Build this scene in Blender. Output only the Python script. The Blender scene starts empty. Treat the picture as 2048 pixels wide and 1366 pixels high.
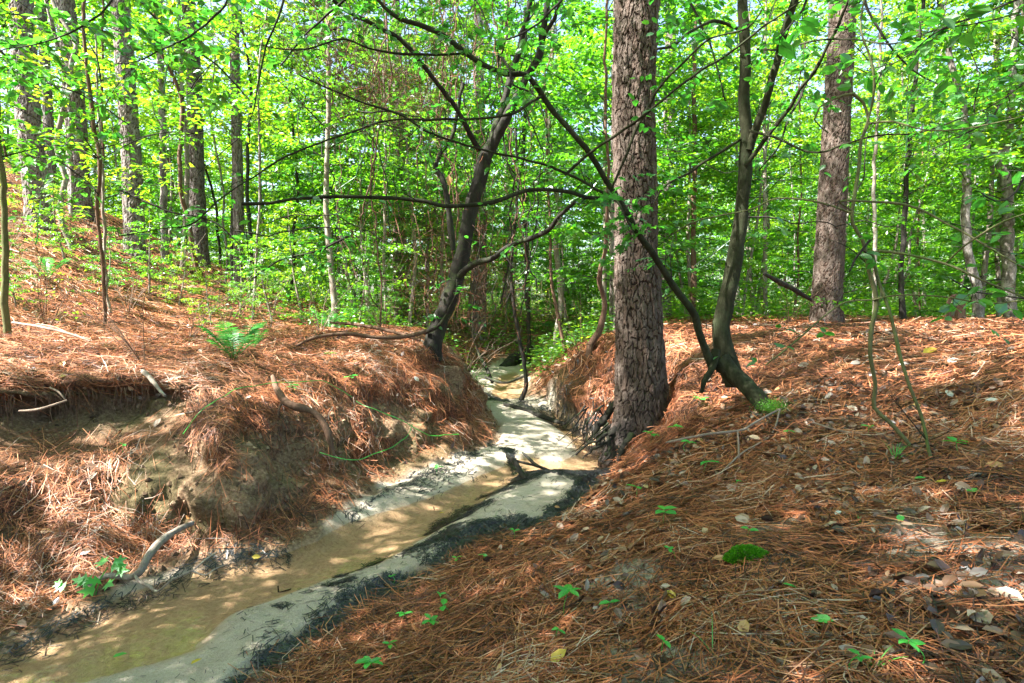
import bpy, math
import numpy as np
from mathutils import Vector

# ------------------------------------------------------------------ camera, light, exposure
SC = bpy.context.scene
COL = SC.collection
F = 1137.8            # focal length in pixels of a 2048 wide frame (20 mm lens)
EYE = 1.5
PITCH = math.radians(4.17)
cam_data = bpy.data.cameras.new('camera')
cam_data.lens = 20.0
cam_data.sensor_width = 36.0
cam_data.clip_start = 0.05
cam_data.clip_end = 900
cam = bpy.data.objects.new('camera', cam_data)
COL.objects.link(cam)
cam.location = (0, 0, EYE)
cam.rotation_euler = (math.pi/2 - PITCH, 0, 0)
SC.camera = cam

SUN_EL = math.radians(50)
SUN_AZ = math.atan2(-0.85, -0.30)           # measured from +Y towards +X
world = bpy.data.worlds.new('World')
SC.world = world
world.use_nodes = True
wn = world.node_tree
bg = wn.nodes['Background']
sky = wn.nodes.new('ShaderNodeTexSky')
sky.sky_type = 'NISHITA'
sky.sun_disc = False
sky.sun_elevation = SUN_EL
sky.sun_rotation = SUN_AZ
sky.air_density = 1.0
sky.dust_density = 3.0
sky.ozone_density = 1.0
wn.links.new(sky.outputs[0], bg.inputs[0])
bg.inputs[1].default_value = 0.082
sd = bpy.data.lights.new('sun', 'SUN')
sd.energy = 5.0
sd.angle = math.radians(0.5)
sd.color = (1.0, 0.95, 0.87)
sun = bpy.data.objects.new('sun', sd)
COL.objects.link(sun)
_s = Vector((math.sin(SUN_AZ)*math.cos(SUN_EL), math.cos(SUN_AZ)*math.cos(SUN_EL), math.sin(SUN_EL)))
sun.rotation_euler = _s.to_track_quat('Z', 'Y').to_euler()
sun.location = _s*40
SC.view_settings.view_transform = 'Standard'
SC.view_settings.look = 'None'
SC.view_settings.gamma = 1
SC.view_settings.use_curve_mapping = False
SC.view_settings.exposure = 2.95
cy = SC.cycles
cy.max_bounces = 9
cy.diffuse_bounces = 6
cy.glossy_bounces = 2
cy.transmission_bounces = 4
cy.transparent_max_bounces = 8
cy.sample_clamp_indirect = 6
cy.use_denoising = True

# ------------------------------------------------------------------ helpers
R = np.random.RandomState(7)
sp, cp = math.sin(PITCH), math.cos(PITCH)

def ray(u, v):
    a = (np.asarray(u, float)-1024)/F
    b = (683-np.asarray(v, float))/F
    return np.stack([a, cp + b*sp, b*cp - sp], -1)      # forward axis (0,cp,-sp), up (0,sp,cp)

def W(u, v, Y):
    d = ray(u, v)
    t = np.asarray(Y, float)/d[..., 1]
    p = d*t[..., None] if np.ndim(t) else d*t
    return p + np.array([0, 0, EYE])

def WZ(u, v, z=0.0):
    d = ray(u, v)
    t = (z-EYE)/d[..., 2]
    p = d*t[..., None] if np.ndim(t) else d*t
    return p + np.array([0, 0, EYE])

def sstep(a, b, x):
    t = np.clip((x-a)/(b-a), 0, 1)
    return t*t*(3-2*t)

def _h(i, j, k):
    n = (i*374761393 + j*668265263 + k*2147483647*0 + k*1274126177) & 0x7fffffff
    n = ((n ^ (n >> 13))*1274126177) & 0x7fffffff
    n = ((n ^ (n >> 16))*668265263) & 0x7fffffff
    return ((n ^ (n >> 15)) & 0xffff)/65535.0

def vnoise(x, y, z=0.0):
    x, y, z = np.broadcast_arrays(np.asarray(x, float), np.asarray(y, float), np.asarray(z, float))
    xi, yi, zi = np.floor(x), np.floor(y), np.floor(z)
    fx, fy, fz = x-xi, y-yi, z-zi
    fx = fx*fx*(3-2*fx); fy = fy*fy*(3-2*fy); fz = fz*fz*(3-2*fz)
    xi = xi.astype(np.int64); yi = yi.astype(np.int64); zi = zi.astype(np.int64)
    r = 0
    for dx in (0, 1):
        for dy in (0, 1):
            for dz in (0, 1):
                w = (fx if dx else 1-fx)*(fy if dy else 1-fy)*(fz if dz else 1-fz)
                r = r + w*_h(xi+dx, yi+dy, zi+dz)
    return r*2-1

def fbm(x, y, z=0.0, o=4, gain=0.5):
    a, s, r = 1.0, 1.0, 0
    for i in range(o):
        r = r + a*vnoise(np.asarray(x)*s+17.3*i, np.asarray(y)*s+5.1*i, np.asarray(z)*s+9.7*i)
        a *= gain; s *= 2.03
    return r

def mesh_np(name, verts, faces_list, mat, attrs=None, smooth=False):
    """faces_list: list of int arrays (n,k) of one k each"""
    me = bpy.data.meshes.new(name)
    verts = np.ascontiguousarray(verts, dtype=np.float32)
    me.vertices.add(len(verts))
    me.vertices.foreach_set('co', verts.ravel())
    fl = [np.asarray(f, np.int32) for f in faces_list if len(f)]
    nl = sum(f.size for f in fl); nf = sum(len(f) for f in fl)
    me.loops.add(nl); me.polygons.add(nf)
    idx = np.concatenate([f.ravel() for f in fl])
    tot = np.concatenate([np.full(len(f), f.shape[1], np.int32) for f in fl])
    st = np.concatenate([[0], np.cumsum(tot)[:-1]]).astype(np.int32)
    me.loops.foreach_set('vertex_index', idx.astype(np.int32))
    me.polygons.foreach_set('loop_start', st)
    try:
        me.polygons.foreach_set('loop_total', tot)
    except Exception:
        pass
    me.update(calc_edges=True)
    me.polygons.foreach_set('use_smooth', np.full(nf, bool(smooth)))
    if attrs:
        for k, a in attrs.items():
            at = me.attributes.new(k, 'FLOAT_COLOR', 'POINT')
            a = np.asarray(a, np.float32)
            c = np.ones((len(verts), 4), np.float32)
            if a.ndim == 1:
                c[:, 0] = a; c[:, 1] = a; c[:, 2] = a
            else:
                c[:, :a.shape[1]] = a
            at.data.foreach_set('color', c.ravel())
    if mat:
        me.materials.append(mat)
    return me

def tag(o, label=None, cat=None, group=None, kind=None):
    if label: o['label'] = label
    if cat: o['category'] = cat
    if group: o['group'] = group
    if kind: o['kind'] = kind
    return o

def link(name, me, parent=None, loc=None):
    o = bpy.data.objects.new(name, me)
    COL.objects.link(o)
    if parent is not None: o.parent = parent
    if loc is not None: o.location = loc
    return o

def empty(name, loc, label, cat, group=None):
    o = bpy.data.objects.new(name, None)
    o.empty_display_size = 0.1
    COL.objects.link(o)
    o.location = loc
    return tag(o, label, cat, group)

def copy_tree(src, loc, rz, sc, label=None, group=None):
    r = src.copy(); COL.objects.link(r)
    r.location = loc; r.rotation_euler = (0, 0, rz); r.scale = (sc, sc, sc)
    if label: r['label'] = label
    if group: r['group'] = group
    for ch in list(src.children):
        c = ch.copy(); COL.objects.link(c); c.parent = r
        for g in ch.children:
            d = g.copy(); COL.objects.link(d); d.parent = c
    return r

class Buf:
    """collects vertices, faces (3 and 4) and one rgb attribute"""
    def __init__(s): s.v = []; s.f = {}; s.a = []; s.n = 0
    def add(s, v, f, a):
        v = np.asarray(v, float).reshape(-1, 3)
        f = np.asarray(f)
        a = np.asarray(a, float)
        if a.ndim < 2 or len(a) != len(v): a = np.broadcast_to(a, (len(v), 3))
        s.v.append(v); s.a.append(a)
        s.f.setdefault(f.shape[1], []).append(f + s.n)
        s.n += len(v)
    def mesh(s, name, mat, origin=(0, 0, 0), smooth=False):
        v = np.concatenate(s.v) - np.asarray(origin, float)
        return mesh_np(name, v, [np.concatenate(x) for x in s.f.values()], mat, {'tint': np.concatenate(s.a)}, smooth)

def spline(P, step=0.06, closed=False):
    """Catmull-Rom through rows of P (any number of columns, first three are xyz)"""
    P = np.asarray(P, float)
    if len(P) < 3:
        n = max(2, int(np.linalg.norm(P[1, :3]-P[0, :3])/step)+1)
        t = np.linspace(0, 1, n)[:, None]
        return P[0]*(1-t)+P[1]*t
    Q = np.vstack([2*P[0]-P[1], P, 2*P[-1]-P[-2]])
    out = []
    for i in range(1, len(Q)-2):
        n = max(1, int(np.linalg.norm(Q[i+1, :3]-Q[i, :3])/step))
        t = (np.arange(n)/n)[:, None]
        a, b, c, d = Q[i-1], Q[i], Q[i+1], Q[i+2]
        out.append(0.5*((2*b)+(c-a)*t+(2*a-5*b+4*c-d)*t*t+(-a+3*b-3*c+d)*t**3))
    out.append(P[-1:])
    return np.concatenate(out)

def tube(buf, P, r, sides=7, tint=(0.5, 0.5, 0.5), rough=0.0, seed=0.0, cap=True, lump=14.0):
    P = np.asarray(P, float); n = len(P)
    r = np.broadcast_to(np.asarray(r, float), (n,))
    T = np.gradient(P, axis=0); T /= np.linalg.norm(T, axis=1)[:, None]+1e-9
    up = np.array([0, 0, 1.0]) if abs(T[0, 2]) < 0.9 else np.array([1.0, 0, 0])
    N = np.empty_like(P)
    a = np.cross(T[0], up); a /= np.linalg.norm(a); N[0] = a
    for i in range(1, n):
        a = N[i-1]-T[i]*np.dot(N[i-1], T[i]); N[i] = a/(np.linalg.norm(a)+1e-9)
    B = np.cross(T, N)
    th = np.arange(sides)/sides*2*math.pi
    D = N[:, None]*np.cos(th)[None, :, None]+B[:, None]*np.sin(th)[None, :, None]
    rr = r[:, None]*np.ones(sides)
    if rough:
        c = P[:, None]+D*r[:, None, None]
        rr = rr*(1+rough*fbm(c[..., 0]*lump+seed, c[..., 1]*lump, c[..., 2]*lump*0.4, o=3))
    V = P[:, None]+D*rr[..., None]
    i, j = np.meshgrid(np.arange(n-1), np.arange(sides), indexing='ij')
    j2 = (j+1) % sides
    f = np.stack([i*sides+j, i*sides+j2, (i+1)*sides+j2, (i+1)*sides+j], -1).reshape(-1, 4)
    buf.add(V, f, tint)
    if cap:
        for e in (0, n-1):
            vv = np.vstack([V[e], P[e:e+1]+(T[e]*(-1 if e == 0 else 1))*r[e]*0.3])
            k = np.arange(sides)
            ff = np.stack([k, (k+1) % sides, np.full(sides, sides)], -1)
            if e == 0: ff = ff[:, ::-1]
            buf.add(vv, ff, tint)

LEAF = {
 'kite': (np.array([[0, 0, 0], [.5, .27, .05], [1, 0, -.04], [.5, -.27, .05]]), np.array([[0, 1, 2, 3]])),
 'oval': (np.array([[0, 0, 0], [.3, .26, .06], [.72, .22, .03], [1, 0, -.08], [.72, -.22, .03], [.3, -.26, .06], [.5, 0, 0]]),
          np.array([[0, 6, 1, 1], [1, 6, 2, 2], [2, 6, 3, 3], [3, 6, 4, 4], [4, 6, 5, 5], [5, 6, 0, 0]])[:, :3]),
 'lobed': (np.array([[0, 0, 0], [.12, .42, .05], [.30, .20, .02], [.62, .50, .04], [.55, .17, .01], [1, 0, -.06],
                     [.55, -.17, .01], [.62, -.50, .04], [.30, -.20, .02], [.12, -.42, .05], [.34, 0, 0]]),
           np.array([[10, i, (i+1) % 10] for i in range(10)])[:, ::-1]),
 'blade': (np.array([[0, -.03, 0], [0, .03, 0], [.5, .03, .05], [1, 0, 0], [.5, -.03, .05]]), np.array([[0, 1, 2, 3], [0, 3, 4, 4]])),
}
LEAF['needle'] = (np.array([[0, -.006, 0], [0, .006, 0], [.55, .005, .06], [.55, -.005, .06], [1, .002, 0], [1, -.002, 0]]), np.array([[0, 1, 2, 3], [3, 2, 4, 5]]))
LEAF['pinna'] = (np.array([[0, -.05, 0], [0, .05, 0], [.5, .06, .03], [.5, -.06, .03], [1, .006, -.05], [1, -.006, -.05]]), np.array([[0, 1, 2, 3], [3, 2, 4, 5]]))
LEAF['blade'] = (np.array([[0, -.03, 0], [0, .03, 0], [.55, .025, .06], [.55, -.025, .06], [1, .004, 0], [1, -.004, 0]]), np.array([[0, 1, 2, 3], [3, 2, 4, 5]]))

def unit(a): return a/(np.linalg.norm(a, axis=-1, keepdims=True)+1e-9)

def leaves(buf, P, D, N, S, kind='kite', tint=None, rs=R):
    """P base points, D tip directions, N normals (n,3), S sizes (n,)"""
    P = np.asarray(P, float).reshape(-1, 3); n = len(P)
    if n == 0: return
    D = unit(D); Bx = unit(np.cross(N, D)); N = np.cross(D, Bx)
    loc, f = LEAF[kind]
    S = np.broadcast_to(np.asarray(S, float), (n,))
    V = P[:, None]+S[:, None, None]*(loc[None, :, 0, None]*D[:, None]+loc[None, :, 1, None]*Bx[:, None]+loc[None, :, 2, None]*N[:, None])
    ff = (np.arange(n)[:, None, None]*len(loc)+f[None]).reshape(-1, f.shape[1])
    if tint is None: tint = rs.rand(n, 3)
    buf.add(V.reshape(-1, 3), ff, np.repeat(tint, len(loc), 0))

# ------------------------------------------------------------------ materials
def mat(name):
    m = bpy.data.materials.new(name); m.use_nodes = True
    nt = m.node_tree; nt.nodes.clear()
    o = nt.nodes.new('ShaderNodeOutputMaterial')
    return m, nt, o
def nd(nt, t, **k):
    n = nt.nodes.new('ShaderNode'+t)
    for a, b in k.items():
        if hasattr(n, a): setattr(n, a, b)
    return n
def ramp(nt, fac, stops, interp='LINEAR'):
    r = nt.nodes.new('ShaderNodeValToRGB'); r.color_ramp.interpolation = interp
    e = r.color_ramp.elements
    while len(e) < len(stops): e.new(0.5)
    for x, (p, c) in zip(e, stops):
        x.position = p; x.color = (*c, 1) if len(c) == 3 else c
    nt.links.new(fac, r.inputs[0])
    return r.outputs[0]
def noise(nt, scale, detail=4, rough=0.55, vec=None, dist=0.0):
    n = nt.nodes.new('ShaderNodeTexNoise'); n.inputs['Scale'].default_value = scale
    n.inputs['Detail'].default_value = detail; n.inputs['Roughness'].default_value = rough
    n.inputs['Distortion'].default_value = dist
    if vec is not None: nt.links.new(vec, n.inputs['Vector'])
    return n.outputs[0]
def mixc(nt, fac, a, b, mode='MIX'):
    m = nt.nodes.new('ShaderNodeMix'); m.data_type = 'RGBA'; m.blend_type = mode
    for s, val in ((0, fac), (6, a), (7, b)):
        if isinstance(val, bpy.types.NodeSocket): nt.links.new(val, m.inputs[s])
        elif s == 0: m.inputs[0].default_value = val
        else: m.inputs[s].default_value = (*val, 1)
    return m.outputs[2]
def mth(nt, op, a, b=None):
    m = nt.nodes.new('ShaderNodeMath'); m.operation = op
    for i, val in enumerate((a, b)):
        if val is None: continue
        if isinstance(val, bpy.types.NodeSocket): nt.links.new(val, m.inputs[i])
        else: m.inputs[i].default_value = val
    return m.outputs[0]
def bump(nt, h, strength=0.4, dist=0.01):
    b = nt.nodes.new('ShaderNodeBump'); b.inputs['Strength'].default_value = strength; b.inputs['Distance'].default_value = dist
    nt.links.new(h, b.inputs['Height']); return b.outputs[0]
def objco(nt, scale=(1, 1, 1)):
    t = nt.nodes.new('ShaderNodeTexCoord'); m = nt.nodes.new('ShaderNodeMapping'); m.inputs['Scale'].default_value = scale
    nt.links.new(t.outputs['Object'], m.inputs[0]); return m.outputs[0]
def geoco(nt):
    g = nt.nodes.new('ShaderNodeNewGeometry'); return g.outputs['Position']
def attr(nt, name='tint'):
    a = nt.nodes.new('ShaderNodeAttribute'); a.attribute_name = name
    s = nt.nodes.new('ShaderNodeSeparateColor'); nt.links.new(a.outputs['Color'], s.inputs[0])
    return s.outputs
def princ(nt, out, col, rough=0.8, normal=None, spec=0.3):
    p = nt.nodes.new('ShaderNodeBsdfPrincipled')
    if isinstance(col, bpy.types.NodeSocket): nt.links.new(col, p.inputs['Base Color'])
    else: p.inputs['Base Color'].default_value = (*col, 1)
    if isinstance(rough, bpy.types.NodeSocket): nt.links.new(rough, p.inputs['Roughness'])
    else: p.inputs['Roughness'].default_value = rough
    p.inputs['Specular IOR Level'].default_value = spec
    if normal is not None: nt.links.new(normal, p.inputs['Normal'])
    nt.links.new(p.outputs[0], out.inputs[0]); return p

def leaf_mat(name, stops, tstops, trans=0.5, gloss=0.06, vary=0.45):
    m, nt, o = mat(name)
    a = attr(nt)
    oi = nd(nt, 'ObjectInfo')
    fac = mth(nt, 'ADD', mth(nt, 'MULTIPLY', a[0], 1-vary), mth(nt, 'MULTIPLY', oi.outputs['Random'], vary))
    c1 = ramp(nt, fac, stops); c2 = ramp(nt, fac, tstops)
    d = nd(nt, 'BsdfDiffuse'); t = nd(nt, 'BsdfTranslucent'); g = nd(nt, 'BsdfGlossy')
    g.inputs['Roughness'].default_value = 0.42; g.inputs['Color'].default_value = (0.9, 0.95, 1, 1)
    nt.links.new(c1, d.inputs[0]); nt.links.new(c2, t.inputs[0])
    x = nd(nt, 'MixShader'); x.inputs[0].default_value = trans
    nt.links.new(d.outputs[0], x.inputs[1]); nt.links.new(t.outputs[0], x.inputs[2])
    y = nd(nt, 'MixShader'); y.inputs[0].default_value = gloss
    nt.links.new(x.outputs[0], y.inputs[1]); nt.links.new(g.outputs[0], y.inputs[2])
    nt.links.new(y.outputs[0], o.inputs[0])
    return m

M = {}
M['leaf'] = leaf_mat('green_leaf', [(0, (.012, .06, .010)), (.45, (.045, .14, .013)), (.8, (.095, .19, .015)), (1, (.18, .22, .02))],
                     [(0, (.03, .20, .014)), (.4, (.14, .45, .012)), (.75, (.36, .62, .015)), (1, (.64, .68, .03))], 0.58)
M['leaf_fore'] = leaf_mat('green_leaf_near', [(0, (.016, .085, .014)), (.6, (.035, .14, .018)), (1, (.07, .19, .02))],
                     [(0, (.05, .36, .03)), (.6, (.10, .48, .03)), (1, (.22, .58, .03))], 0.45, 0.08)
M['sprout'] = leaf_mat('sprout_leaf', [(0, (.04, .30, .04)), (.6, (.06, .40, .05)), (1, (.12, .46, .05))],
                     [(0, (.06, .45, .05)), (1, (.16, .55, .05))], 0.4, 0.06, 0.5)
M['fern'] = leaf_mat('fern_leaf', [(0, (.02, .12, .03)), (1, (.07, .26, .04))], [(0, (.06, .42, .05)), (1, (.12, .5, .06))], 0.4, 0.025)
M['dry_leaf'] = leaf_mat('dry_leaf', [(0, (.035, .022, .018)), (.3, (.12, .06, .035)), (.55, (.26, .15, .09)), (.75, (.33, .25, .19)), (.9, (.42, .36, .32)), (1, (.45, .30, .08))],
                     [(0, (.03, .015, .01)), (1, (.2, .12, .05))], 0.15, 0.05, 0.0)
M['pineleaf'] = leaf_mat('pine_needle_green', [(0, (.02, .06, .015)), (1, (.05, .10, .025))], [(0, (.03, .10, .01)), (1, (.06, .15, .02))], 0.3, 0.05)
M['yellow_leaf'] = leaf_mat('yellow_leaf', [(0, (.50, .36, .03)), (1, (.55, .42, .04))], [(0, (.5, .36, .02)), (1, (.5, .4, .02))], 0.3, 0.05)
M['orange_leaf'] = leaf_mat('orange_leaf', [(0, (.42, .20, .07)), (1, (.5, .30, .13))], [(0, (.4, .18, .02)), (1, (.4, .25, .05))], 0.2, 0.05)
M['pale_leaf'] = leaf_mat('pale_leaf', [(0, (.38, .40, .38)), (1, (.55, .56, .52))], [(0, (.3, .3, .25)), (1, (.3, .3, .25))], 0.1, 0.05)

def make_straw():
    m, nt, o = mat('pine_straw')
    a = attr(nt)
    c = ramp(nt, a[0], [(0, (.018, .010, .009)), (.2, (.07, .027, .017)), (.42, (.175, .055, .025)), (.66, (.375, .128, .052)), (.88, (.39, .185, .092)), (1, (.44, .34, .28))])
    princ(nt, o, c, 0.55, None, 0.35)
    return m
M['straw'] = make_straw()
def make_debris():
    m, nt, o = mat('wet_debris')
    a = attr(nt)
    c = ramp(nt, a[0], [(0, (.012, .013, .016)), (.7, (.035, .036, .038)), (1, (.10, .085, .07))])
    princ(nt, o, c, 0.4, None, 0.5)
    return m
M['debris'] = make_debris()

def make_bark(name, stops, sx=(1, 1, .35), sc=22, lichen=None, b=0.5, crack=False):
    m, nt, o = mat(name)
    v = objco(nt, sx)
    n1 = noise(nt, sc, 6, .65, v, .3)
    n2 = noise(nt, sc*5, 4, .6, v)
    c = ramp(nt, mth(nt, 'ADD', mth(nt, 'MULTIPLY', n1, .7), mth(nt, 'MULTIPLY', n2, .3)), stops)
    if lichen:
        n3 = noise(nt, 7, 5, .7, geoco(nt), .4)
        c = mixc(nt, ramp(nt, n3, [(.52, (0, 0, 0)), (.62, (.8, .8, .8))]), c, lichen)
    if crack:
        a = attr(nt)
        c = mixc(nt, a[0], (.030, .018, .014), c)
        c = mixc(nt, mth(nt, 'MULTIPLY', a[1], .28), c, (.095, .052, .038))
        c = mixc(nt, a[2], c, (.050, .042, .040))
    h = mth(nt, 'ADD', n1, mth(nt, 'MULTIPLY', n2, .5))
    princ(nt, o, c, .9, bump(nt, h, b, .015), .12)
    return m
M['pine'] = make_bark('pine_bark', [(.3, (.042, .033, .027)), (.48, (.088, .069, .058)), (.62, (.155, .130, .115)), (.8, (.30, .28, .27))], (1, 1, .6), 14, None, .6, True)
M['pine_far'] = make_bark('pale_pine_bark', [(.3, (.075, .062, .055)), (.46, (.16, .14, .13)), (.6, (.30, .28, .27)), (.8, (.48, .46, .46))], (1, 1, .6), 11, None, .6, True)  # paler, greyer version of the pine bark
M['gray'] = make_bark('grey_bark', [(.3, (.10, .085, .07)), (.5, (.20, .17, .14)), (.7, (.34, .31, .28))], (1, 1, .25), 30, (.33, .34, .28), .5)
M['smooth'] = make_bark('smooth_bark', [(.3, (.011, .011, .007)), (.5, (.026, .028, .015)), (.72, (.064, .068, .042))], (1, 1, .5), 14, (.032, .042, .022), .4)
M['dark'] = make_bark('dark_bark', [(.3, (.012, .011, .010)), (.55, (.032, .030, .026)), (.8, (.08, .076, .066))], (1, 1, .4), 14, (.040, .055, .025), .4)
M['mossbark'] = make_bark('mossy_bark', [(.3, (.06, .065, .03)), (.55, (.12, .125, .06)), (.8, (.2, .19, .12))], (1, 1, .4), 20, (.09, .13, .04), .4)
M['dry'] = make_bark('dry_wood', [(.3, (.14, .10, .075)), (.55, (.26, .20, .16)), (.8, (.42, .36, .30))], (1, 1, .3), 25, None, .4)
M['vine'] = make_bark('vine_bark', [(.3, (.06, .035, .025)), (.55, (.13, .08, .055)), (.8, (.22, .16, .12))], (1, 1, .3), 30, None, .3)
M['pale_trunk'] = make_bark('pale_mottled_bark', [(.35, (.06, .052, .046)), (.48, (.15, .135, .12)), (.58, (.32, .30, .28)), (.75, (.46, .44, .42))], (1, 1, .7), 9, None, .4)
# ------------------------------------------------------------------ terrain
# creek edges at water level, traced from far to near
LE = [(985, 738), (930, 752), (925, 775), (955, 805), (985, 840), (1000, 868), (995, 895), (930, 925), (840, 955), (770, 990), (700, 1035), (640, 1078), (575, 1108), (430, 1132), (300, 1165), (225, 1205), (120, 1262), (0, 1312)]
RE = [(1040, 738), (1055, 765), (1050, 800), (1100, 818), (1130, 842), (1180, 872), (1235, 912), (1215, 945), (1165, 985), (1100, 1045), (990, 1060), (905, 1095), (840, 1150), (690, 1215), (600, 1285), (480, 1366)]
LEw = np.array([WZ(u, v, 0)[:2] for u, v in LE] + [(-3.1, 1.5), (-4.6, .2), (-7, -2)])
REw = np.array([WZ(u, v, 0)[:2] for u, v in RE] + [(-1.5, 1.15), (-2.6, -.2), (-4.5, -3)])
far_end = WZ(1010, 730, 0)[:2]
LEw = spline(LEw, .12); REw = spline(REw, .12)
CREEK = np.vstack([[far_end], LEw, REw[::-1]])
WATER = [  # outline of the flowing water
 [(0, 1304), (120, 1256), (240, 1196), (430, 1130), (575, 1106), (640, 1076), (700, 1046), (780, 1022), (860, 996), (950, 962), (1010, 935), (1028, 930),
  (1045, 942), (1024, 968), (985, 984), (930, 1026), (870, 1060), (800, 1090), (742, 1130), (640, 1162), (560, 1186), (470, 1194), (360, 1200), (250, 1228), (150, 1262), (60, 1300), (0, 1330), (-400, 1480), (-500, 1420)],
 [(1015, 925), (1060, 915), (1120, 925), (1160, 912), (1150, 880), (1105, 850), (1080, 822), (1105, 822), (1135, 842), (1185, 872), (1238, 910), (1215, 940), (1150, 945), (1060, 945), (1030, 938)],
 [(1000, 752), (1030, 745), (1052, 765), (1050, 798), (1015, 802), (985, 790)]]
WETP = [(0, 1304), (240, 1196), (430, 1130), (640, 1076), (700, 1046), (860, 996), (1010, 935), (1045, 942), (985, 984), (870, 1060), (742, 1130), (640, 1162), (560, 1190), (470, 1222), (425, 1255), (395, 1300), (320, 1328), (180, 1366), (0, 1420), (-400, 1500), (-500, 1420)]
WETw = np.array([WZ(u, v, 0)[:2] for u, v in WETP])
SHALLOW = WETP
WATERw = [np.array([WZ(u, v, 0)[:2] for u, v in w]) for w in WATER]

def seg_dist(X, Y, poly, closed=True):
    d = np.full(X.shape, 1e9)
    n = len(poly)
    for i in range(n if closed else n-1):
        a, b = poly[i], poly[(i+1) % n]
        e = b-a; L = e@e+1e-12
        t = np.clip(((X-a[0])*e[0]+(Y-a[1])*e[1])/L, 0, 1)
        d = np.minimum(d, np.hypot(X-a[0]-t*e[0], Y-a[1]-t*e[1]))
    return d
def inside(X, Y, poly):
    c = np.zeros(X.shape, bool); n = len(poly)
    for i in range(n):
        (x1, y1), (x2, y2) = poly[i], poly[(i+1) % n]
        k = ((y1 > Y) != (y2 > Y)) & (X < (x2-x1)*(Y-y1)/(y2-y1+1e-12)+x1)
        c ^= k
    return c
def sdf(X, Y, poly):
    d = seg_dist(X, Y, poly); return np.where(inside(X, Y, poly), -d, d)

def zbase(x, y):
    hill = .56*np.log1p(np.exp(np.clip((-x-4.75)*1.8, -30, 30)))/1.8
    hill = hill*(1-.7*sstep(11.5, 22, y)) - .04*np.maximum(0, y-13)*sstep(3, 9, -x)
    hill = np.minimum(hill, 6+0*hill)
    return 1.06 + hill + .12*sstep(2, 6, x)*(1-sstep(9, 16, y)) + .02*np.maximum(0, y-25)*0

CT = [ # (u, v, distance): bank profiles column by column
 (0,1150,2.75),(0,1000,3.0),(0,925,3.2),(0,885,3.42),(0,790,3.46),(0,745,3.7),(0,700,4.5),(0,655,5.6),
 (100,1120,2.9),(100,1000,3.15),(100,930,3.32),(100,885,3.55),(100,800,3.6),(100,750,3.85),(100,700,4.7),
 (200,1100,3.0),(200,1000,3.25),(200,925,3.42),(200,885,3.65),(200,805,3.7),(200,750,4.0),(200,700,4.9),(200,650,6.6),
 (300,1110,3.15),(300,1040,3.35),(300,960,3.45),(300,880,3.6),(300,800,3.85),(300,745,4.2),
 (370,1080,3.3),(370,1000,3.42),(370,920,3.5),(370,850,3.7),(370,790,3.95),(350,740,4.4),(350,695,5.4),
 (450,1050,3.32),(450,930,3.43),(450,860,3.65),(450,800,3.95),(450,740,4.5),(450,690,5.7),
 (530,1040,3.5),(530,950,3.65),(530,880,3.85),(530,800,4.15),(530,740,4.6),
 (600,1000,3.75),(600,900,4.05),(600,830,4.3),(600,760,4.65),(600,705,5.5),(600,668,7.4),
 (680,960,4.1),(680,880,4.35),(680,800,4.7),(680,735,5.1),(680,690,6.2),
 (750,930,4.5),(750,860,4.7),(750,780,5.0),(750,715,5.5),(750,672,7.0),
 (870,880,5.1),(870,850,5.25),(870,780,5.6),(870,715,6.1),(870,692,6.5),(870,668,8),
 (930,880,5.55),(930,830,5.85),(930,780,6.3),(915,730,6.8),(900,700,7.5),
 (985,830,7.0),(960,790,7.9),(900,750,8.9),(880,720,9.8),(850,692,10),(800,668,11),(930,735,11.5),(940,705,12.5),
 (1000,712,13.3),(1000,690,14.5),(1000,655,17),
 (1080,735,10.6),(1100,718,10),(1130,700,9.5),(1180,680,8.8),(1250,662,9),
 (1075,780,8.2),(1110,750,7.8),(1150,715,7.4),(1190,688,7.4),
 (1110,802,7.5),(1150,788,7.1),(1170,758,6.9),(1215,715,6.6),(1170,840,6.4),(1200,815,6.25),(1210,860,5.8),
 (1240,900,5.2),(1275,890,5.05),(1335,850,5.15),(1345,780,5.6),(1350,712,6.0),(1340,662,8),
 (1300,905,4.55),(1400,850,4.5),(1400,785,4.95),(1410,725,5.35),(1440,700,5.5),
 (1260,940,4.4),(1220,975,4.0),(1230,1030,3.3),(1150,1060,3.25),
 (1500,840,4.05),(1550,815,4.15),(1560,760,4.75),(1600,700,5.2),(1600,662,8),
 (1640,760,4.45),(1700,830,3.7),(1700,765,4.3),(1700,708,4.8),(1700,660,8),
 (1800,800,3.75),(1800,730,4.3),(1800,680,5.2),
 (1900,850,3.2),(1900,750,3.9),(1900,690,4.8),(1900,646,7.5),
 (2048,850,2.9),(2048,710,3.8),(2048,646,6),
 (2048,1000,2.25),(2048,1366,1.25),(1850,1100,1.95),(1700,1000,2.6),(1700,1200,1.7),(1700,1366,1.25),(1500,1366,1.3),(1500,1200,1.75),
 (1500,1100,2.2),(1500,1000,2.8),(1500,900,3.5),(1300,1366,1.45),(1300,1200,2.0),(1300,1100,2.5),(1300,1000,3.1),(1300,950,3.75),
 (1100,1366,1.65),(1100,1200,2.3),(1100,1100,2.85),(900,1366,1.85),(900,1250,2.3),(930,1150,2.85),(750,1300,2.2),
]
cps = [W(u, v, Y) for u, v, Y in CT]
for P in LEw[::2]: cps.append((P[0], P[1], .02))
for P in REw[::2]: cps.append((P[0], P[1], .02))
mid = [(1000, 750), (1000, 785), (1020, 820), (1060, 860), (1090, 890), (1050, 925), (950, 960), (900, 1010), (800, 1060), (650, 1130), (500, 1190), (300, 1260), (400, 1310)]
for u, v in mid: cps.append((*WZ(u, v, 0)[:2], .01))
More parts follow.
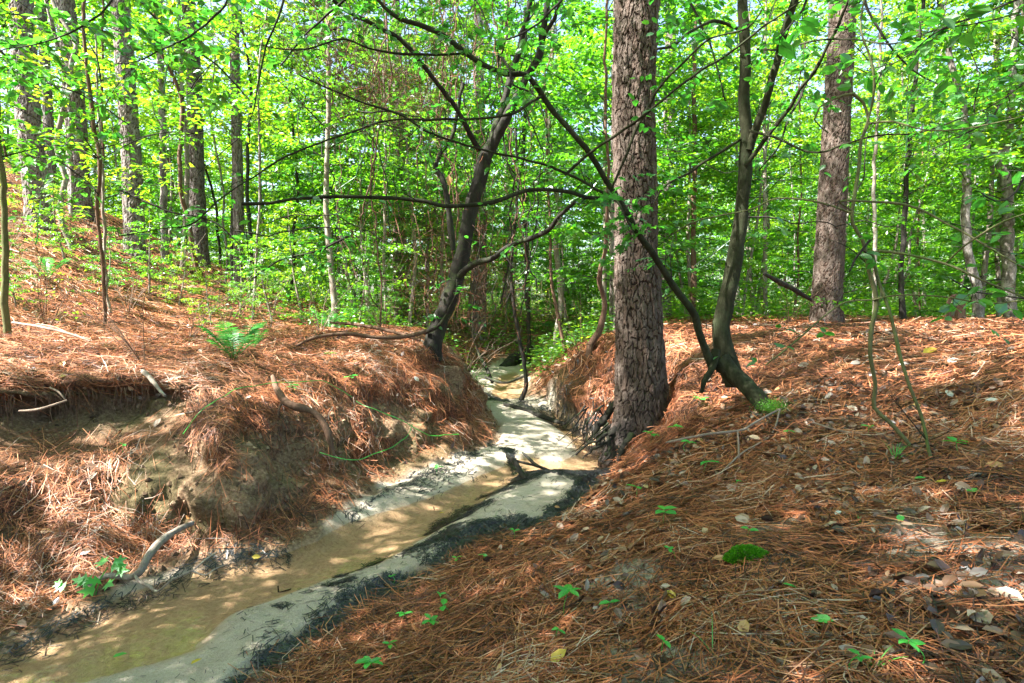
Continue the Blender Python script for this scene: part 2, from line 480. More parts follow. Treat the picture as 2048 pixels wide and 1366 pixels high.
for p in [(-2, .6, .01), (-3.5, .5, .01), (-4.6, -1.2, .01), (0, 0, .5), (0, -2, .62), (2.5, -1.5, .8), (3, .8, .85), (-1.2, -.6, .25), (-1.5, -2.5, .5), (-5, 2.3, 1.0), (-6, .3, 1.1), (-4.3, 2.0, .7), (-8, -1, 1.6), (5, 0, 1.1), (5, -3, 1.2), (-3, -5, .6), (3, 3, 1.05), (5, 3, 1.25), (5.5, 5, 1.3)]:
    cps.append(p)
for x in (-14, -11, -9, -7.5, -6.2):
    for y in (4.5, 7, 9.5, 12, 15):
        cps.append((x, y, float(zbase(np.float64(x), np.float64(y)))))
for x, y in [(-4.4, 7.5), (-4.5, 9), (-4, 11), (-3, 13), (-3.5, 8.5), (3, 10), (5, 9), (8, 8), (8, 4), (4, 13), (0, 18), (6, 16), (-5, 17), (9, 0), (-10, 0), (0, -8), (-8, -8), (8, -8), (2, 9), (2.5, 12)]:
    cps.append((x, y, float(zbase(np.float64(x), np.float64(y)))))
cps = np.array(cps)
C2 = cps[:, :2]
D = np.hypot(C2[:, None, 0]-C2[None, :, 0], C2[:, None, 1]-C2[None, :, 1])
n = len(cps)
A = np.zeros((n+3, n+3)); A[:n, :n] = D - .01*np.eye(n); A[:n, n] = 1; A[:n, n+1:] = C2; A[n:, :n] = A[:n, n:].T
sol = np.linalg.solve(A, np.concatenate([cps[:, 2], [0, 0, 0]]))
def tps(X, Y):
    out = np.empty(X.size); x = X.ravel(); y = Y.ravel()
    for i in range(0, x.size, 40000):
        s = slice(i, i+40000)
        d = np.sqrt((x[s, None]-C2[None, :, 0])**2+(y[s, None]-C2[None, :, 1])**2)
        out[s] = d@sol[:n]+sol[n]+sol[n+1]*x[s]+sol[n+2]*y[s]
    return out.reshape(X.shape)

def lines(a, b, step, gl, lo, gr, hi):
    mid = np.arange(a, b, step)
    L = []; s = step; p = a
    while p > lo: s *= gl; p -= s; L.append(p)
    Rr = []; s = step; p = mid[-1]
    while p < hi: s *= gr; p += s; Rr.append(p)
    return np.array(L[::-1]+list(mid)+Rr)
XS = lines(-3.9, 3.3, .021, 1.035, -160, 1.035, 160)
YS = lines(1.0, 6.2, .021, 1.12, -60, 1.032, 260)
GX, GY = np.meshgrid(XS, YS)
near = (np.abs(GX) < 18) & (GY < 20) & (GY > -14)
GZ = zbase(GX, GY)
rr = np.hypot(GX/1.0, (GY-4))
wgt = 1-sstep(11, 15, rr)
tz = tps(GX[near], GY[near])
GZ[near] = GZ[near]*(1-wgt[near])+tz*wgt[near]
creek_sd = np.full(GX.shape, 9.0); nn = (np.abs(GX) < 8) & (GY < 14) & (GY > -4)
creek_sd[nn] = sdf(GX[nn], GY[nn], CREEK)
wd = np.full(GX.shape, 9.0)
for w in WATERw: wd[nn] = np.minimum(wd[nn], sdf(GX[nn], GY[nn], w))
sand = 1-sstep(-.02, .07, creek_sd+.05*fbm(GX*6, GY*6, o=3))
GZ = np.where(creek_sd < 0, GZ*(1-sand)+sand*(.018+.02*sstep(0, .25, wd)*1.0), GZ)
wd0 = np.full(GX.shape, 9.); wd0[nn] = np.minimum(sdf(GX[nn], GY[nn], WETw), wd[nn])
GZ = GZ - sand*.016*(1-sstep(-.02, .06, wd0))
GZ = GZ + sand*(sstep(0, .3, wd0)*.026)*(1+fbm(GX*2.5, GY*2.5, 3, o=2)) + sand*.006*fbm(GX*9, GY*9, 8, o=3) + sand*.0035*fbm(GX*22, GY*34, 2, o=3)
GZ = GZ - .055*sstep(.03, -.16, wd)*sand
GZ = GZ - sand*.032*sstep(.10, -.10, wd0+.05*fbm(GX*3, GY*3, 6, o=3))*(1-sstep(.03, -.16, wd))
# slope
gy_, gx_ = np.gradient(GZ, YS, XS)
slope = np.hypot(gx_, gy_)
steep = sstep(.5, 1.3, slope)
far = sstep(5, 12, np.hypot(GX, GY))
det = .035*fbm(GX*1.7, GY*1.7, 1, o=3) + .014*fbm(GX*7, GY*7, 2, o=4)*(1-far)
out_ = 1-sand
GZ = GZ + det*out_*sstep(0, .35, creek_sd)
# normal displacement on bank faces
nx, ny, nz = -gx_, -gy_, np.ones_like(gx_)
l = np.sqrt(nx*nx+ny*ny+1); nx /= l; ny /= l; nz /= l
lump = .16*fbm(GX*2.3, GY*2.3, GZ*3.2, o=3)+.045*fbm(GX*11, GY*11, GZ*14, o=3)
lump = lump*steep*out_*sstep(0, .15, creek_sd)*(GY < 12)
PX = GX+nx*lump; PY = GY+ny*lump; PZ = GZ+nz*lump*.6
# undercut hollow in the left bank under its rim
cav = np.exp(-((GX+2.95)/.75)**4)*np.exp(-((PZ-.74)/.16)**2)*sstep(3.15, 3.35, GY)*(GY < 4.6)
PY = PY + .55*cav; PX = PX - .05*cav
rimo = np.exp(-((GX+2.6)/1.1)**4)*np.exp(-((PZ-1.0)/.09)**2)*steep*(GY < 4.6)*(GY > 3)
PY = PY - .2*rimo
cav_m = cav
GRID = np.stack([PX, PY, PZ], -1)
dyv = np.gradient(GRID, axis=0); dxv = np.gradient(GRID, axis=1)
NRM = unit(np.cross(dxv, dyv))
def S(x, y, what=None):
    """surface point and normal of the terrain at plan coordinates"""
    x = np.asarray(x, float); y = np.asarray(y, float)
    i = np.clip(np.searchsorted(XS, x)-1, 0, len(XS)-2); j = np.clip(np.searchsorted(YS, y)-1, 0, len(YS)-2)
    fx = np.clip((x-XS[i])/(XS[i+1]-XS[i]), 0, 1); fy = np.clip((y-YS[j])/(YS[j+1]-YS[j]), 0, 1)
    def q(A):
        f1, f2 = (fx[..., None], fy[..., None]) if A.ndim == 3 else (fx, fy)
        return (A[j, i]*(1-f1)+A[j, i+1]*f1)*(1-f2)+(A[j+1, i]*(1-f1)+A[j+1, i+1]*f1)*f2
    if what is not None: return q(what)
    return q(GRID), unit(q(NRM))
def ground(x, y): return float(S(x, y)[0][..., 2])

clay = steep*out_*sstep(.1, .4, fbm(GX*2.6, GY*2.6, GZ*3.5, o=3)+.28+.25*(GX < -.8)*(GZ < .62))*(GX < .15)*(GY < 9)
clay = np.maximum(clay, np.clip(cav_m*1.3, 0, 1))
clay = np.maximum(clay, (1-sstep(.0, .34, creek_sd))*out_*(GX < .8)*.9)
paleg = sstep(.05, .45, fbm(GX*2.6, GY*2.6, 4, o=4)-.25*sstep(1.6, 2.2, GY))*(GX > .2)*(GY < 2.6)*(GY > .4)
for (u_, v_, r_) in [(1370, 1262, .10), (1330, 1245, .06), (1560, 1250, .10), (1640, 1310, .12), (1500, 1335, .10), (1720, 1110, .09), (1640, 1060, .06), (1900, 1225, .14), (1990, 1290, .14), (1780, 1180, .09), (1960, 1130, .12), (1580, 1365, .12)]:
    c_ = W(u_, v_, .9/math.tan(math.atan((v_-683)/F)+PITCH))
    q_ = np.hypot(GX-c_[0], (GY-c_[1]))/(r_*1.1)+.95*fbm(GX*13, GY*13, 2, o=4)
    paleg = np.maximum(paleg, (1-sstep(.6, 1.2, q_)))
green = sstep(9, 14, np.hypot(GX, GY))
moss = sstep(.1, .6, fbm(GX*2.7+5, GY*2.7, GZ*3, o=3))*steep
wd2 = np.full(GX.shape, 9.); wd2[nn] = sdf(GX[nn], GY[nn], WETw)
wet = 1-sstep(-.04, .09, np.minimum(wd, wd2)+.05*fbm(GX*5, GY*5, o=4))

def make_ground():
    m, nt, o = mat('woodland_ground')
    a = attr(nt, 'cover'); b = attr(nt, 'cover2')
    pos = geoco(nt)
    n1 = noise(nt, 3, 6, .7, pos); n2 = noise(nt, 45, 5, .7, pos); n3 = noise(nt, 220, 3, .6, pos)
    mp = nt.nodes.new('ShaderNodeMapping'); mp.inputs['Scale'].default_value = (1, .28, 1); mp.inputs['Rotation'].default_value = (0, 0, .6)
    nt.links.new(pos, mp.inputs[0])
    st = noise(nt, 60, 5, .75, mp.outputs[0], 1.2)
    litter = ramp(nt, mth(nt, 'ADD', mth(nt, 'MULTIPLY', st, .6), mth(nt, 'MULTIPLY', n2, .4)),
                  [(.36, (.024, .013, .010)), (.46, (.09, .038, .020)), (.55, (.22, .09, .04)), (.66, (.33, .16, .085)), (.8, (.38, .28, .21))])
    greeny = ramp(nt, n1, [(.45, (.16, .08, .04)), (.6, (.08, .10, .03)), (.75, (.05, .11, .02))])
    litter = mixc(nt, mth(nt, 'MULTIPLY', b[0], .85), litter, greeny)
    clayc = ramp(nt, n2, [(.3, (.075, .045, .028)), (.5, (.21, .135, .08)), (.66, (.34, .245, .155)), (.8, (.42, .33, .23))])
    clayc = mixc(nt, mth(nt, 'MULTIPLY', b[1], .45), clayc, (.07, .085, .025))
    palec = ramp(nt, n2, [(.35, (.20, .17, .14)), (.6, (.45, .42, .37))])
    sandc = ramp(nt, mth(nt, 'ADD', mth(nt, 'MULTIPLY', n3, .5), mth(nt, 'MULTIPLY', n1, .5)), [(.35, (.29, .25, .195)), (.5, (.42, .37, .30)), (.65, (.52, .47, .39))])
    wsand = ramp(nt, n2, [(.35, (.29, .205, .14)), (.55, (.41, .31, .22)), (.75, (.50, .40, .30))])
    sandc = mixc(nt, b[2], sandc, wsand)
    c = mixc(nt, a[1], litter, clayc)
    c = mixc(nt, a[2], c, palec)
    c = mixc(nt, a[0], c, sandc)
    h = mth(nt, 'ADD', mth(nt, 'MULTIPLY', n2, 1.0), mth(nt, 'MULTIPLY', n3, .35))
    princ(nt, o, c, mth(nt, 'SUBTRACT', .92, mth(nt, 'MULTIPLY', mth(nt, 'MULTIPLY', b[2], a[0]), .5)), bump(nt, h, .9, .025), .25)
    return m
M['ground'] = make_ground()
ny_, nx_ = GX.shape
i, j = np.meshgrid(np.arange(ny_-1), np.arange(nx_-1), indexing='ij')
q = np.stack([i*nx_+j, i*nx_+j+1, (i+1)*nx_+j+1, (i+1)*nx_+j], -1).reshape(-1, 4)
me = mesh_np('ground', GRID.reshape(-1, 3), [q], M['ground'],
             {'cover': np.stack([sand, clay, paleg*.75], -1).reshape(-1, 3), 'cover2': np.stack([green, moss, wet], -1).reshape(-1, 3)}, True)
tag(link('ground', me), kind='structure')

def make_water():
    m, nt, o = mat('creek_water')
    pos = geoco(nt)
    mp = nt.nodes.new('ShaderNodeMapping'); mp.inputs['Scale'].default_value = (1, 1.8, 1); mp.inputs['Rotation'].default_value = (0, 0, .5)
    nt.links.new(pos, mp.inputs[0])
    n1 = noise(nt, 9, 3, .5, mp.outputs[0], .6)
    nb = bump(nt, n1, .25, .008)
    t = nd(nt, 'BsdfTransparent'); t.inputs[0].default_value = (.96, .89, .79, 1)
    g = nd(nt, 'BsdfGlossy'); g.inputs['Roughness'].default_value = .03
    nt.links.new(nb, g.inputs['Normal'])
    fr = nd(nt, 'Fresnel'); fr.inputs[0].default_value = 1.3; nt.links.new(nb, fr.inputs['Normal'])
    x = nd(nt, 'MixShader'); nt.links.new(mth(nt, 'MULTIPLY', fr.outputs[0], .1), x.inputs[0])
    nt.links.new(t.outputs[0], x.inputs[1]); nt.links.new(g.outputs[0], x.inputs[2]); nt.links.new(x.outputs[0], o.inputs[0])
    return m
M['water'] = make_water()
def resample(P, k):
    d = np.concatenate([[0], np.cumsum(np.linalg.norm(np.diff(P, axis=0), axis=1))])
    t = np.linspace(0, d[-1], k); return np.stack([np.interp(t, d, P[:, c]) for c in range(P.shape[1])], -1)
la, ra = resample(LEw, 90), resample(REw, 90)
cc = (la+ra)/2
la = cc+(la-cc)*1.12; ra = cc+(ra-cc)*1.12
v = np.concatenate([np.c_[la, np.zeros(90)], np.c_[ra, np.zeros(90)]])
k = np.arange(89)
me = mesh_np('creek_water', v, [np.stack([k, k+1, k+91, k+90], -1)[:, ::-1]], M['water'])
tag(link('creek_water', me), kind='structure')

# ------------------------------------------------------------------ forest floor litter
def litter_points(nw, xr, yr, power=1.0, seed=1, reject=None):
    rs = np.random.RandomState(seed)
    x = rs.uniform(*xr, nw); y = rs.uniform(*yr, nw)
    s = S(x, y, creek_sd)
    keep = s > .03
    if reject is not None: keep &= ~reject(x, y, s)
    return x[keep], y[keep]
def cam_scatter(nw, ymin, ymax, seed, margin=1.15, p=1.0):
    """points in the wedge the photo shows, denser near"""
    rs = np.random.RandomState(seed)
    t = rs.rand(nw)
    y = (ymin**p+(ymax**p-ymin**p)*t)**(1/p)
    x = rs.uniform(-1, 1, nw)*(y*.9*margin+.5)
    return x, y
def ribbons(buf, x, y, ang, L, w, lift, tint, seg=2, face=True):
    """curved strips lying on the terrain"""
    n = len(x)
    k = np.linspace(-.5, .5, seg+1)
    bend = R.uniform(-.18, .18, n)*L
    dx, dy = np.cos(ang), np.sin(ang)
    P = []; N0 = None
    up = R.rand(n)**2.2*lift
    tilt = R.uniform(-1, 1, n)*lift*.9
    for q in k:
        b = bend*(1-(2*q)**2)
        px = x+dx*L*q-dy*b; py = y+dy*L*q+dx*b
        p, nn_ = S(px, py)
        h = (.003+up+tilt*q*2*R.rand(n))
        P.append(p+nn_*np.maximum(h, .002)[:, None]); 
        if N0 is None or abs(q) < .01: N0 = nn_
    P = np.stack(P, 1)
    d = unit(P[:, -1]-P[:, 0])
    side = unit(np.cross(N0+R.uniform(-.5, .5, (n, 3)), d))*(w/2)[:, None]
    V = np.stack([P-side[:, None], P+side[:, None]], 2)      # n,seg+1,2,3
    # clamp strips that the surface stretches too far
    ln = np.linalg.norm(P[:, -1]-P[:, 0], axis=1)
    ok = ln < L*2.2
    V = V[ok]; m_ = len(V)
    base = np.arange(m_)[:, None]*(seg+1)*2
    f = np.concatenate([base[:, :, None]+np.array([[2*s, 2*s+1, 2*s+3, 2*s+2]])[None] for s in range(seg)], 1).reshape(-1, 4)
    buf.add(V.reshape(-1, 3), f, np.repeat(tint[ok], (seg+1)*2, 0))

def straw_field(buf, x, y, wide, seg, lenr=(.09, .2), lift=.02):
    n = len(x)
    flow = fbm(x*1.3+3, y*1.3, 2, o=2)*math.pi*1.3+.5
    ang = flow+R.normal(0, 1.0, n)
    # hang downhill on steep faces
    gx = S(x, y, gx_); gy = S(x, y, gy_); sl = np.hypot(gx, gy)
    dn = np.arctan2(-gy, -gx)
    st_ = (sl > .8) & (R.rand(n) < .55)
    ang = np.where(st_, dn+R.normal(0, .65, n), ang)
    L = R.uniform(*lenr, n)*np.where(sl > .8, .55, 1)
    patch = fbm(x*2.4, y*2.4, 7, o=3)
    t = np.clip(R.beta(1.5, 1.35, n)+.2*patch, 0, 1)
    tint = np.stack([t, R.rand(n), R.rand(n)], -1)
    ribbons(buf, x, y, ang, L, wide*(.7+.6*R.rand(n)), lift, tint, seg)

def keep_straw(x, y, seed):
    rs = np.random.RandomState(seed)
    s = S(x, y, creek_sd); cl = S(x, y, clay); pg = S(x, y, paleg)
    k = (s > .04) & (rs.rand(len(x)) > cl*.9) & (rs.rand(len(x)) > pg*.86)
    gap = fbm(x*3.3, y*3.3, 11, o=3)
    k &= rs.rand(len(x)) < .3+.75*sstep(-.55, .1, gap)
    # thin fringe next to the sand
    k &= rs.rand(len(x)) < sstep(.03, .22, s)*.95+.05
    return x[k], y[k]
bf = Buf()
x, y = cam_scatter(150000, .9, 3.2, 21, 1.1, 1.25); k = x > -1.2; x, y = keep_straw(x[k], y[k], 1)
d = np.hypot(x, y); straw_field(bf, x, y, .0025+.0003*d, 2, (.11, .25), .026)
x, y = cam_scatter(90000, 2.6, 7.5, 22, 1.1, 1.1); k = x > -.2+0*x; x, y = keep_straw(x[k], y[k], 2)
d = np.hypot(x, y); straw_field(bf, x, y, .0016+.0008*d, 2, (.10, .24), .035)
tag(link('pine_straw', bf.mesh('pine_straw', M['straw'])), 'orange brown fallen pine needles covering the right bank of the creek', 'pine needles', kind='stuff')
bf = Buf()
x, y = cam_scatter(140000, 2.2, 8.0, 23, 1.12, 1.1); k = x < -.1-.0*y; x, y = keep_straw(x[k], y[k], 3)
d = np.hypot(x, y); straw_field(bf, x, y, .001+.0005*d, 2, (.08, .22), .04)
# needles draped down the bank faces
x, y = cam_scatter(160000, 2.4, 7.2, 24, 1.1, 1.0)
k = ((x < .3) | ((y > 4.5) & (x < 1.6))) & (S(x, y, slope) > .6); x, y = x[k], y[k]; k = (S(x, y, creek_sd) > .1) & (R.rand(len(x)) > 1.3*S(x, y, cav_m)) & (R.rand(len(x)) > .93*S(x, y, clay)); x, y = x[k], y[k]
d = np.hypot(x, y); straw_field(bf, x, y, .001+.0005*d, 2, (.08, .28), .055)
tag(link('pine_straw', bf.mesh('pine_straw', M['straw'])), 'reddish fallen pine needles draped over the eroded left bank', 'pine needles', kind='stuff')
bf = Buf()
x, y = cam_scatter(60000, 7.0, 15, 25, 1.15, 1.0); x, y = keep_straw(x, y, 4)
d = np.hypot(x, y); straw_field(bf, x, y, .001+.0010*d, 1, (.16, .32), .05)
tag(link('pine_straw', bf.mesh('pine_straw', M['straw'])), 'fallen pine needles on the hillside and far banks below the trees', 'pine needles', kind='stuff')

def ground_leaves(buf, x, y, size, kind, tint, tiltmax=.9, lift=.028):
    n = len(x); p, nn_ = S(x, y)
    N = unit(nn_+R.uniform(-tiltmax, tiltmax, (n, 3))); a = R.rand(n)*2*math.pi
    D = np.stack([np.cos(a), np.sin(a), np.zeros(n)], -1); D = D-N*(D*N).sum(1)[:, None]
    leaves(buf, p+nn_*(lift*R.rand(n)+.004)[:, None]-D*size[:, None]*.5, D, N, size, kind, tint)
bf = Buf()
x, y = cam_scatter(15000, .9, 4.5, 31, 1.1, 1.2); k = (S(x, y, creek_sd) > .1) & (x > -1); x, y = x[k], y[k]; pt = fbm(x*2, y*2, 5, o=2)
k = R.rand(len(x)) < .22+.75*pt+.12*(x > 1); x, y = x[k], y[k]; n = len(x)
ground_leaves(bf, x, y, R.uniform(.018, .066, n), 'oval', np.stack([R.beta(1.0, 1.7, n), R.rand(n), R.rand(n)], -1))
x, y = cam_scatter(6500, 2.4, 9, 32, 1.1, 1.2); k = (S(x, y, creek_sd) > .08) & (R.rand(6500) < .25+.6*fbm(x*1.5, y*1.5, 8, o=3)); x, y = x[k], y[k]; n = len(x)
ground_leaves(bf, x, y, R.uniform(.04, .09, n), 'oval', np.stack([R.beta(1.3, 1.3, n), R.rand(n), R.rand(n)], -1))
tag(link('leaf_litter', bf.mesh('leaf_litter', M['dry_leaf'])), 'brown and grey dead broad leaves scattered among the pine needles', 'dead leaves', kind='stuff')

# black wet debris washed up along the sand
def along(path, n, width, seed, z=0.02):
    rs = np.random.RandomState(seed)
    P = spline(np.array([np.r_[WZ(u, v, z)[:2], 0] for u, v in path]), .03)[:, :2]
    k = rs.randint(0, len(P), n)
    T = np.gradient(P, axis=0); T = T/np.linalg.norm(T, axis=1)[:, None]
    off = rs.normal(0, 1, n)*width*(1.0+.9*fbm(P[k,0]*3, P[k,1]*3, 4, o=3))*1.25+.035*fbm(P[k,0]*2.2, P[k,1]*2.2, 9, o=2)
    return P[k, 0]-T[k, 1]*off, P[k, 1]+T[k, 0]*off, np.arctan2(T[k, 1], T[k, 0])
bf = Buf()
for path, cnt, wdt, z in [
    ([(460, 1380), (600, 1290), (700, 1225), (800, 1175), (850, 1150)], 4300, .026, .05),
    ([(850, 1150), (905, 1105), (930, 1075), (1010, 1060), (1080, 1050), (1130, 1010)], 4500, .032, .05),
    ([(460, 1380), (700, 1225), (905, 1105), (1080, 1050), (1190, 955)], 1300, .10, .05),
    ([(1110, 1040), (1150, 990), (1190, 955), (1240, 925)], 3600, .036, .05),
    ([(1235, 930), (1150, 955), (1080, 950), (1035, 945)], 5500, .05, .05),
    ([(1020, 905), (1035, 945), (1040, 960), (990, 985), (960, 990)], 2200, .03, .03),
    ([(860, 1058), (910, 1030), (960, 1000)], 2600, .035, .02),
    ([(690, 1160), (760, 1115), (800, 1105), (880, 1085), (930, 1050)], 1800, .022, .03),
    ([(700, 1170), (600, 1200), (560, 1225)], 250, .015, .03),
    ([(560, 1230), (700, 1215), (900, 1090)], 350, .09, .04),
    ([(700, 1035), (760, 1000), (850, 960), (930, 925), (990, 890)], 900, .03, .03),
    ([(830, 1000), (900, 960), (960, 940)], 120, .03, .03),
    ([(0, 1300), (120, 1255), (240, 1195), (430, 1125), (575, 1100)], 500, .03, .03),
    ([(940, 790), (960, 800), (1030, 812), (1100, 822), (1150, 850), (1200, 875)], 4500, .10, .05),
    ([(1200, 880), (1240, 905), (1260, 900)], 2500, .07, .1),
    ([(930, 780), (990, 800), (1040, 803)], 2500, .09, .05)]:
    x, y, an = along(path, int(cnt*1.6), wdt, cnt)
    kk = fbm(x*7, y*7, 5, o=3) > -.75+.7*R.rand(len(x)); x, y, an = x[kk], y[kk], an[kk]
    n = len(x); d = np.hypot(x, y)
    ribbons(bf, x, y, an+R.normal(0, .7, n), R.uniform(.015, .065, n), (.0012+.0007*d)*(.6+R.rand(n)), .006, np.stack([R.beta(1.2, 2.5, n)]*3, -1), 1)
x, y = cam_scatter(9000, 2.0, 10, 55, 1.1, 1.1); cs_ = S(x, y, creek_sd); k = (cs_ < .02) & (S(x, y, wd0) > .0) & (x < 1.2); x, y = x[k], y[k]; n = len(x); d = np.hypot(x, y)
ribbons(bf, x, y, R.rand(n)*6.28, R.uniform(.005, .035, n), (.001+.0007*d)*(.6+R.rand(n)), .004, np.stack([R.beta(1.2, 1.5, n)]*3, -1), 1)
tag(link('wet_debris', bf.mesh('wet_debris', M['debris'])), 'black wet needles and bark crumbs washed up along the creek sand', 'debris', kind='stuff')
# ------------------------------------------------------------------ trees
def voro(x, y, px, seed=3):
    """F1, F2 distance and cell id of a jittered grid, x periodic with px cells"""
    xi = np.floor(x).astype(np.int64); yi = np.floor(y).astype(np.int64)
    f1 = np.full(x.shape, 9.); f2 = np.full(x.shape, 9.); cid = np.zeros(x.shape)
    for dx in (-1, 0, 1):
        for dy in (-1, 0, 1):
            cx, cy_ = xi+dx, yi+dy; cm = cx % px
            jx = _h(cm, cy_, np.int64(seed)+0*cm); jy = _h(cm+99, cy_, np.int64(seed+1)+0*cm)
            d = np.hypot(cx+.1+.8*jx-x, cy_+.1+.8*jy-y)
            c = _h(cm, cy_, np.int64(seed+7)+0*cm)
            n1 = d < f1
            f2 = np.where(n1, f1, np.minimum(f2, d)); cid = np.where(n1, c, cid); f1 = np.where(n1, d, f1)
    return f1, f2, cid

PM = 'pine'
def pine_trunk_mesh(name, axis, rad, nth, nz, cells, plate_h, depth, foot=None, seed=3, black=None, origin=(0, 0, 0)):
    """axis: rows (x,y,z); rad per row; the bark is cut into raised plates"""
    t = np.linspace(0, 1, nz)
    z0 = axis[:, 2]; zz = z0[0]+(z0[-1]-z0[0])*t
    ax = np.stack([np.interp(zz, z0, axis[:, 0]), np.interp(zz, z0, axis[:, 1]), zz], -1)
    r = np.interp(zz, z0, rad)
    th = np.arange(nth)/nth*2*math.pi
    TH, ZZ = np.meshgrid(th, zz)
    ca, sa = np.cos(TH), np.sin(TH)
    wx = .5*fbm(ca*3+seed, sa*3, ZZ*6, o=4); wy = .55*fbm(ca*5, sa*5+7, ZZ*6, o=4)
    f1, f2, cid = voro(TH/(2*math.pi)*cells+wx, ZZ/plate_h+wy, cells, seed)
    g1, g2, cid2 = voro(TH/(2*math.pi)*cells*3+wx*3, ZZ/plate_h*3.1+wy*3, cells*3, seed+20)
    edge = sstep(.0, .15, f2-f1)*(.75+.25*sstep(-.5, .3, fbm(ca*3, sa*3, ZZ*6, o=2)))
    e2 = sstep(0, .25, g2-g1)
    RR = r[:, None]*np.ones_like(TH)
    if foot is not None: RR = RR*foot(TH, ZZ)
    RR = RR+depth*(edge*(.55+.55*cid)+.16*e2*edge+.12*cid2*edge-.5)+depth*.5*fbm(ca*4, sa*4, ZZ*3, o=3)+.003*fbm(ca*14, sa*14, ZZ*40, o=2)
    V = np.stack([ax[:, None, 0]+RR*ca, ax[:, None, 1]+RR*sa, ZZ+0*RR], -1)
    tint = np.stack([np.clip(edge*1.0, 0, 1), np.clip((cid-.35)*1.4+.5*(cid2-.5), 0, 1), np.zeros_like(edge)], -1)
    if black is not None: tint[..., 2] = black(TH, ZZ)
    i, j = np.meshgrid(np.arange(nz-1), np.arange(nth), indexing='ij'); j2 = (j+1) % nth
    f = np.stack([i*nth+j, i*nth+j2, (i+1)*nth+j2, (i+1)*nth+j], -1).reshape(-1, 4)
    return mesh_np(name, V.reshape(-1, 3)-np.asarray(origin), [f], M[PM], {'tint': tint.reshape(-1, 3)}, False)

def needle_crown(buf, ax_top, h0, h1, rad, n, rs, tips=26, size=.28):
    """pine crown: limbs with tufts of needles"""
    for k in range(n):
        f = rs.rand(); z = h0+(h1-h0)*f; a = rs.rand()*6.283; L = rad*(1-.75*f)*(.6+.5*rs.rand())
        P = np.array([[ax_top[0], ax_top[1], z], [ax_top[0]+math.cos(a)*L*.5, ax_top[1]+math.sin(a)*L*.5, z+.15*L], [ax_top[0]+math.cos(a)*L, ax_top[1]+math.sin(a)*L, z+.05*L+.3]])
        Q = spline(P, .5)
        tube(limbbuf, Q, np.linspace(.05, .015, len(Q)), 4)
        m = tips*9
        c = Q[rs.randint(len(Q)//3, len(Q), tips)]+rs.normal(0, .38, (tips, 3))*[1, 1, .6]
        c = np.repeat(c, 9, 0)
        d = rs.normal(0, 1, (m, 3)); d[:, 2] = abs(d[:, 2])*.6
        leaves(buf, c, d, rs.normal(0, 1, (m, 3)), size*(.7+.6*rs.rand(m)), 'blade', rs.rand(m, 3), rs)

# ---- the large pine beside the creek
PB = W(1283, 880, 5.35); pz = 0.02
pine_axis = np.array([[*W(1287, 900, 5.35)[:2], -.15], [*W(1284, 850, 5.35)[:2], .35], [*W(1280, 700, 5.37)[:2], 1.02], [*W(1272, 480, 5.4)[:2], 2.1], [*W(1266, 250, 5.42)[:2], 3.2], [*W(1275, 0, 5.45)[:2], 4.45],
                      [PB[0]-.05, 5.5, 7], [PB[0]-.1, 5.55, 12], [PB[0]+.1, 5.6, 21]])
prad = np.array([.29, .25, .215, .188, .183, .192, .185, .16, .06])
def pfoot(TH, Z):
    k = np.exp(-np.maximum(Z, 0)/.22)
    return 1+k*.25+k*(.24*np.cos(5*TH+1)+.16*np.cos(3*TH+2.2)+.10*np.cos(8*TH))+.06*np.exp(-np.maximum(Z, 0)/.7)*np.cos(3*TH+2)
def pblack(TH, Z):
    n_ = fbm(np.cos(TH)*3, np.sin(TH)*3, Z*3.5, o=3)
    return np.clip(sstep(.75, .05, Z+.45*n_)*.9, 0, 1)
low = pine_axis[pine_axis[:, 2] < 5.0]
def cut(axis, rad, z): 
    return np.array([np.interp(z, axis[:, 2], axis[:, 0]), np.interp(z, axis[:, 2], axis[:, 1]), z]), np.interp(z, axis[:, 2], rad)
def split_axis(axis, rad, z):
    p, r = cut(axis, rad, z); k = axis[:, 2] < z
    return (np.vstack([axis[k], p]), np.r_[rad[k], r]), (np.vstack([p, axis[~k]]), np.r_[r, rad[~k]])
(a1, r1), (a2, r2) = split_axis(pine_axis, prad, 5.2)
big = empty('pine_tree', (PB[0], PB[1], 0), 'massive flaking barked pine growing from the creek edge beside the water', 'tree')
O = np.array([PB[0], PB[1], 0])
link('trunk', pine_trunk_mesh('trunk', a1, r1, 250, 600, 30, .115, .021, pfoot, 3, pblack, O), big)
link('upper_trunk', pine_trunk_mesh('upper_trunk', a2, r2, 60, 160, 30, .13, .018, None, 3, None, O), big)
limbbuf = Buf(); cb = Buf(); rs = np.random.RandomState(5)
needle_crown(cb, pine_axis[-2][:2], 12, 21, 4.2, 40, rs)
link('limbs', limbbuf.mesh('limbs', M['gray'], O), big)['kind'] = 'stuff'
tag(link('crown', cb.mesh('crown', M['pineleaf'], O), big), kind='stuff')
